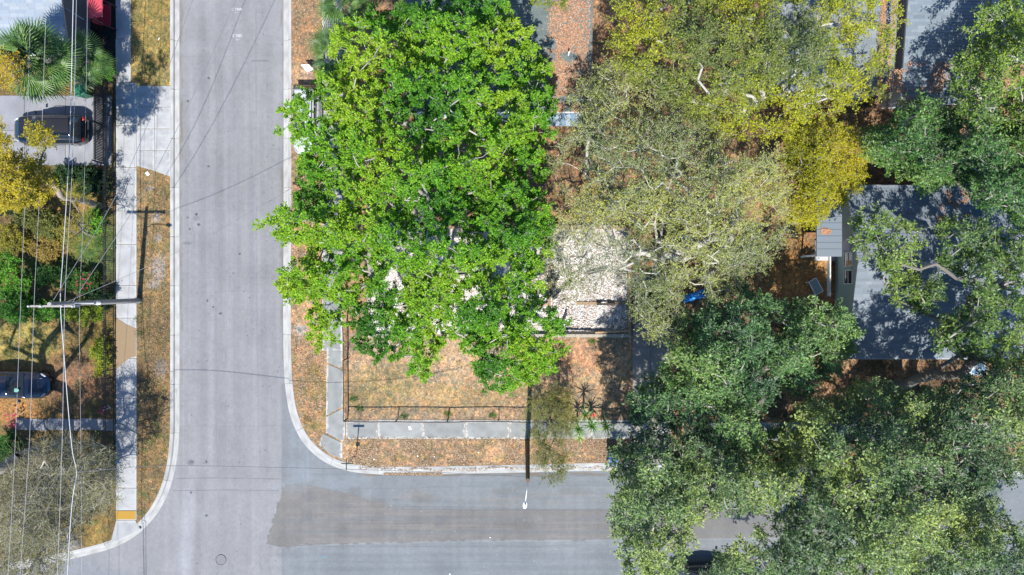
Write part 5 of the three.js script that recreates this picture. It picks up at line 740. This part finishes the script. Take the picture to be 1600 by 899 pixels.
{ const m = tag(mesh('tarp', sheetBundle(1.55, 0.52, 0.28, 4, 5), std([0.02, 0.22, 0.62], 0.45, { side: THREE.DoubleSide })), 'bright blue tarp bundle lying between the sparse tree and the oak', 'tarp'), g = G(1084, 463); m.position.set(g[0], 0.14, g[1]); m.rotation.y = 0.3; }
{ const t = thing('board_sign', 'white flat board propped on the right verge by the small fan palm', 'sign', [G(487, 114)[0], 0.12, G(487, 114)[1]]); const s = new THREE.Shape([[-0.42, 0.2], [0.05, 0.24], [0.4, -0.08], [0.0, -0.26]].map(([a, b]) => new THREE.Vector2(a, b))), e = new THREE.ExtrudeGeometry(s, { depth: 0.03, bevelEnabled: false }); e.rotateX(-Math.PI / 2); const b = mesh('panel', e, std([0.82, 0.82, 0.82], 0.6), t); b.position.y = 0.85; for (const [x, z] of [[-0.25, -0.1], [0.2, 0.05]]) mesh('stake', new MB().tube([V(x, -0.05, z), V(x, 0.86, z)], 0.02, 6).geo(), timber0(), t); }
function timber0() { return std([0.3, 0.2, 0.12], 0.9); }
{ // red garden swing
  const g = G(172, 30), t = thing('garden_swing', 'red garden swing seat with slatted back at the top left behind the fence', 'garden swing', [g[0], 0.12, g[1]]), red = std([0.34, 0.012, 0.03], 0.5), dk = std([0.10, 0.008, 0.015], 0.6);
  for (const z of [-0.75, 0.75]) { mesh('leg', new MB().tube([V(-0.7, 0, z), V(-0.1, 1.9, z), V(0.5, 0, z)], 0.035, 7).geo(), dk, t); }
  mesh('top_bar', new MB().tube([V(-0.1, 1.9, -0.8), V(-0.1, 1.9, 0.8)], 0.035, 7).geo(), dk, t);
  for (let k = 0; k < 6; k++) { const m = mesh('seat_slat', new RoundedBoxGeometry(0.1, 0.03, 1.35, 1, 0.01), red, t); m.position.set(-0.2 + k * 0.115, 0.55, 0); } for (let k = 0; k < 9; k++) { const m = mesh('back_slat', new RoundedBoxGeometry(0.03, 0.6, 0.1, 1, 0.01), red, t); m.position.set(-0.36, 0.86, -0.6 + k * 0.15); m.rotation.z = 0.25; }
  const cn = sheetBundle(0.95, 1.45, 0.12, 9, 2); const c = mesh('canopy', cn, new THREE.MeshStandardMaterial({ color: new THREE.Color().setRGB(0.45, 0.05, 0.07), roughness: 0.85, side: THREE.DoubleSide }), t); c.position.set(0.2, 1.86, 0); c.rotation.z = -0.12;
  for (const z of [-0.62, 0.62]) mesh('chain', new MB().tube([V(-0.1, 1.88, z), V(0.05, 0.58, z)], 0.012, 5).geo(), galv, t);
}
{ const g = G(141, 66), b = tag(mesh('plank', new RoundedBoxGeometry(0.28, 0.05, 2.1, 1, 0.01), std([0.34, 0.37, 0.43], 0.8)), 'long grey plank on the shaded ground beside the top left house', 'plank'); b.position.set(g[0], 0.5, g[1]); for (const z of [-0.7, 0.7]) { const m = new MB(); m.box(0, -0.2, z, 0.2, 0.38, 0.08); mesh('support', m.geo(), greyWood, b); } }
{ const a = P(100, 12, 2.6), b = P(131, 31, 2.2), m = tag(mesh('metal_rod', new MB().tube([a, b], 0.03, 6).geo(), galv), 'slanting pale rod from the top left roof edge over the dark side yard', 'rod'); }
{ // side-yard odds and ends near the right-hand house
  const g = G(1268, 448), t = thing('patio_table', 'small glass-topped white table on the leafy yard in oak shadow', 'table', [g[0], 0.12, g[1]], 0.5); mesh('tabletop', new RoundedBoxGeometry(0.55, 0.03, 0.95, 2, 0.012), new THREE.MeshPhysicalMaterial({ color: new THREE.Color().setRGB(0.25, 0.3, 0.32), roughness: 0.1, clearcoat: 1 }), t).position.y = 0.55; const fr = new MB(); for (const s of [-1, 1]) { fr.box(s * 0.27, 0.55, 0, 0.035, 0.045, 0.98); fr.box(0, 0.55, s * 0.475, 0.54, 0.045, 0.035); } mesh('frame', fr.geo(), whitePaint, t); for (const x of [-0.24, 0.24]) for (const z of [-0.43, 0.43]) mesh('leg', new MB().tube([V(x, 0, z), V(x, 0.54, z)], 0.018, 6).geo(), whitePaint, t);
  const g2 = G(1283, 482), b = tag(mesh('plastic_bucket', new THREE.CylinderGeometry(0.17, 0.13, 0.34, 18, 1, true), std([0.7, 0.7, 0.7], 0.5, { side: THREE.DoubleSide })), 'white bucket tipped over at the yard corner beside the house wall', 'bucket'); b.position.set(g2[0], 0.27, g2[1]); b.rotation.z = 1.2; const bb = new THREE.CircleGeometry(0.13, 18); bb.rotateX(Math.PI / 2); bb.translate(0, -0.165, 0); mesh('base', bb, whitePaint, b);
  const w = G(1292, 425); const e = new MB(); e.box(0, 0.2, 0, 0.08, 0.4, 3.2); const ew = tag(mesh('garden_edging', e.geo(), std([0.62, 0.62, 0.6], 0.8)), 'low white edging wall along the path by the right-hand house', 'edging'); ew.position.set(w[0], 0.12, w[1]);
  const c = G(1074, 374), mm = tag(mesh('plastic_sheet', sheetBundle(0.7, 0.6, 0.2, 6, 3), std([0.7, 0.72, 0.75], 0.6, { side: THREE.DoubleSide })), 'crumpled pale plastic sheet under the sparse tree right of the ruin', 'plastic sheet'); mm.position.set(c[0], 0.14, c[1]);
  const c2 = G(1450, 572), jn = [[1520, 575, 1.2, 0.9], [1555, 562, 0.8, 0.7]]; jn.forEach(([x, y, a, d], i) => { const s = tag(mesh('tarp', sheetBundle(a, d, 0.35, 20 + i, 3), std([0.55, 0.62, 0.68], 0.55, { side: THREE.DoubleSide })), i ? 'smaller pale cover heaped below the big roof at the far right' : 'larger pale blue cover heaped below the big grey roof', 'tarp'), q = G(x, y); s.position.set(q[0], 0.3, q[1]); });
  const rb = G(920, 648), bx = tag(mesh('debris_board', new RoundedBoxGeometry(0.9, 0.05, 0.3, 1, 0.01), std([0.45, 0.08, 0.05], 0.7)), 'red board lying behind the fence among the strap-leaved plants', 'board'); bx.position.set(rb[0], 0.18, rb[1]); bx.rotation.y = 0.15;
  const cb = G(897, 662), cb2 = tag(mesh('concrete_block', new RoundedBoxGeometry(0.38, 0.4, 0.38, 2, 0.02), mapMat(concreteCanvas(97, [170, 172, 160]), 0.95)), 'grey concrete block at the sidewalk edge left of the strap-leaved plants', 'concrete block'); cb2.position.set(cb[0], 0.33, cb[1]); cb2.rotation.y = 0.4;
}
{ // paper scraps on the verge and road
  R = RNG(95); [[641, 668, 'white paper sheet on the corner sidewalk slab', 0.42, 0.26], [585, 717, 'white paper scrap on the verge right of the street sign', 0.14, 0.1], [653, 712, 'white paper scrap in the middle of the bottom verge', 0.16, 0.12], [748, 706, 'white paper scrap on the bottom verge left of the light pole', 0.14, 0.1], [679, 713, 'tiny white scrap on the bottom verge, second left of the light pole', 0.12, 0.1], [766, 840, 'small white scrap on the brown road patch', 0.13, 0.12], [703, 897, 'white scrap on the road at the bottom edge', 0.16, 0.12], [250, 62, 'white twig scrap on the small grass island top left', 0.3, 0.08], [232, 272, 'white crumpled paper at the grass tip below the driveway', 0.4, 0.3]].forEach(([x, y, l, a, b]) => { const m = tag(mesh('paper_scrap', sheetBundle(a * 0.62, b * 0.62, 0.03, x, 2), std([0.78, 0.78, 0.77], 0.8, { side: THREE.DoubleSide })), l, 'litter', null), g = G(x, y); const road = y > 745; m.position.set(g[0], road ? 0.005 : y < 690 && x > 600 ? 0.155 : 0.13, g[1]); m.rotation.y = R() * 3; });
}
// ---------------------------------------------------------------- leaf litter and grass
{
  R = RNG(97); const lotIn = [...E(0.6), [58, -34], [E(0.6)[0][0], -34]], yardIn = [...W(0.6), [-60, -34], [W(0.6)[0][0], -34]];
  const m1 = stuff(mesh('leaf_litter', litterGeo(60000, () => { const a = R(); let px, py; if (a < 0.22) { px = rr(456, 540); py = rr(-20, 735); if (px > 508 && py > 540 && px < 540) return null; } else if (a < 0.5) { px = rr(545, 960); py = rr(686, 734); } else { px = rr(545, 1340); py = rr(-20, 655); if (px < 982 && px > 578 && py > 358 && py < 520) return null; if (px > 985 && px < 1048 && py > 430 && R() < 0.7) return null; } if (px < 600 && py > 640) {} if (px < 470 && py > 620) return null; const g = G(px, py); if (!inPoly(g[0], g[1], lotIn) || fbm(g[0] * 0.9, g[1] * 0.9, 3) < rr(0.34, 0.58)) return null; return V(g[0], 0.13, g[1]); }, tanLeaf, 0.05, 0.11), litterMat)); tag(m1, 'tan dead leaves scattered over the lot and its verges', 'fallen leaves');
  const m2 = stuff(mesh('leaf_litter', litterGeo(12000, () => { const px = R() < 0.4 ? rr(216, 267) : rr(0, 180), py = rr(px > 200 ? 285 : 280, px > 200 ? 800 : 880); if (px < 180 && py > 650 && py < 676) return null; const g = G(px, py); if (!inPoly(g[0], g[1], yardIn) || fbm(g[0] * 0.9, g[1] * 0.9, 3) < rr(0.34, 0.58)) return null; return V(g[0], 0.13, g[1]); }, [A(188, 158, 110), A(160, 122, 84), A(140, 114, 72), A(204, 178, 136)], 0.05, 0.10), litterMat)); tag(m2, 'brown dead leaves scattered over the left yard and verge', 'fallen leaves');
  const m3 = stuff(mesh('leaf_litter', litterGeo(16000, () => { const px = rr(1050, 1660), py = rr(500, 742), g = G(px, py); if (g[0] > 20.4 && g[1] < 4.4) return null; return V(g[0], 0.13, g[1]); }, [A(196, 140, 92), A(140, 102, 66), A(120, 90, 60), A(96, 74, 52), A(110, 84, 56)], 0.06, 0.12), litterMat)); tag(m3, 'brown dead leaves under the oaks on the right', 'fallen leaves');
  const m4 = stuff(mesh('leaf_litter', litterGeo(2600, () => { const s = Math.floor(R() * 3); let px, py; if (s === 0) { px = rr(560, 960); py = 731 + Math.abs(rr(-3, 3)) + (vnoise(px * 0.06, 3) - 0.5) * 8; } else if (s === 1) { px = rr(541, 960); py = 685 + rr(-2, 3); } else { px = rr(600, 690); py = 741 + rr(-1.5, 1.5); } const g = G(px, py); return V(g[0], s === 2 ? 0.01 : 0.155, g[1]); }, tanLeaf, 0.05, 0.10), litterMat)); tag(m4, 'dead leaves caught along the bottom kerb and gutter', 'fallen leaves');
  // short grass
  const gL = new Leaves(90000), put = (px, py, n, spread, hh, cols) => { const g = G(px, py); if (!inPoly(g[0], g[1], px < 400 ? yardIn : lotIn)) return; for (let i = 0; i < n; i++) { const a = R() * 6.283, r = spread * Math.sqrt(R()), b = R() * 6.283, c = cols[Math.floor(R() * cols.length)], f = rr(0.75, 1.25); gL.add(g[0] + Math.cos(a) * r, 0.12, g[1] + Math.sin(a) * r, Math.cos(b) * 0.8, rr(0.5, 1.3), Math.sin(b) * 0.8, Math.cos(b + 1.6), 0.6, Math.sin(b + 1.6), hh * rr(0.6, 1.4), 0.022, c[0] * f, c[1] * f, c[2] * f); } };
  const gr = [[0.06, 0.14, 0.02], [0.10, 0.17, 0.03], [0.16, 0.19, 0.05]], dry = [[0.30, 0.22, 0.08], [0.24, 0.2, 0.07], [0.16, 0.17, 0.05]], lush = [[0.03, 0.12, 0.015], [0.06, 0.19, 0.02], [0.04, 0.15, 0.018]];
  for (let k = 0; k < 1400; k++) { const a = R(); let px, py, c = dry, n = 14; if (a < 0.3) { px = rr(28, 176); py = rr(300, 425); c = fbm(px * 0.02, py * 0.02) > 0.5 ? lush : dry; n = 22; } else if (a < 0.45) { px = rr(0, 176); py = rr(495, 568); c = R() < 0.5 ? gr : [[0.3, 0.28, 0.06], [0.22, 0.24, 0.05]]; n = 20; } else if (a < 0.62) { px = rr(217, 266); py = rr(290, 800); c = R() < 0.45 ? gr : dry; } else if (a < 0.68) { px = rr(207, 266); py = rr(0, 132); c = R() < 0.5 ? gr : dry; } else if (a < 0.8) { px = rr(560, 940); py = rr(690, 728); c = R() < 0.6 ? gr : dry; n = 9; } else if (a < 0.86) { px = rr(462, 506); py = rr(540, 650); c = R() < 0.6 ? gr : dry; n = 9; } else if (a < 0.95) { px = rr(550, 960); py = rr(560, 650); c = R() < 0.4 ? gr : dry; n = 8; } else { px = rr(20, 175); py = rr(790, 880); c = gr; } put(px, py, n, rr(0.1, 0.4), 0.07, c); }
  for (const [x, y] of [[562, 638], [632, 650], [770, 648], [925, 534], [552, 622], [700, 648], [480, 655], [217, 500], [219, 520], [219, 470], [157, 380], [165, 400]]) put(x, y, 90, 0.3, 0.16, lush);
  const gm = stuff(mesh('grass', gL.geo(), leafMat(0.3))); tag(gm, 'short dry and green grass tufts over lawns and verges', 'grass');
}
scene.environment = null;
renderer.render(scene, camera);
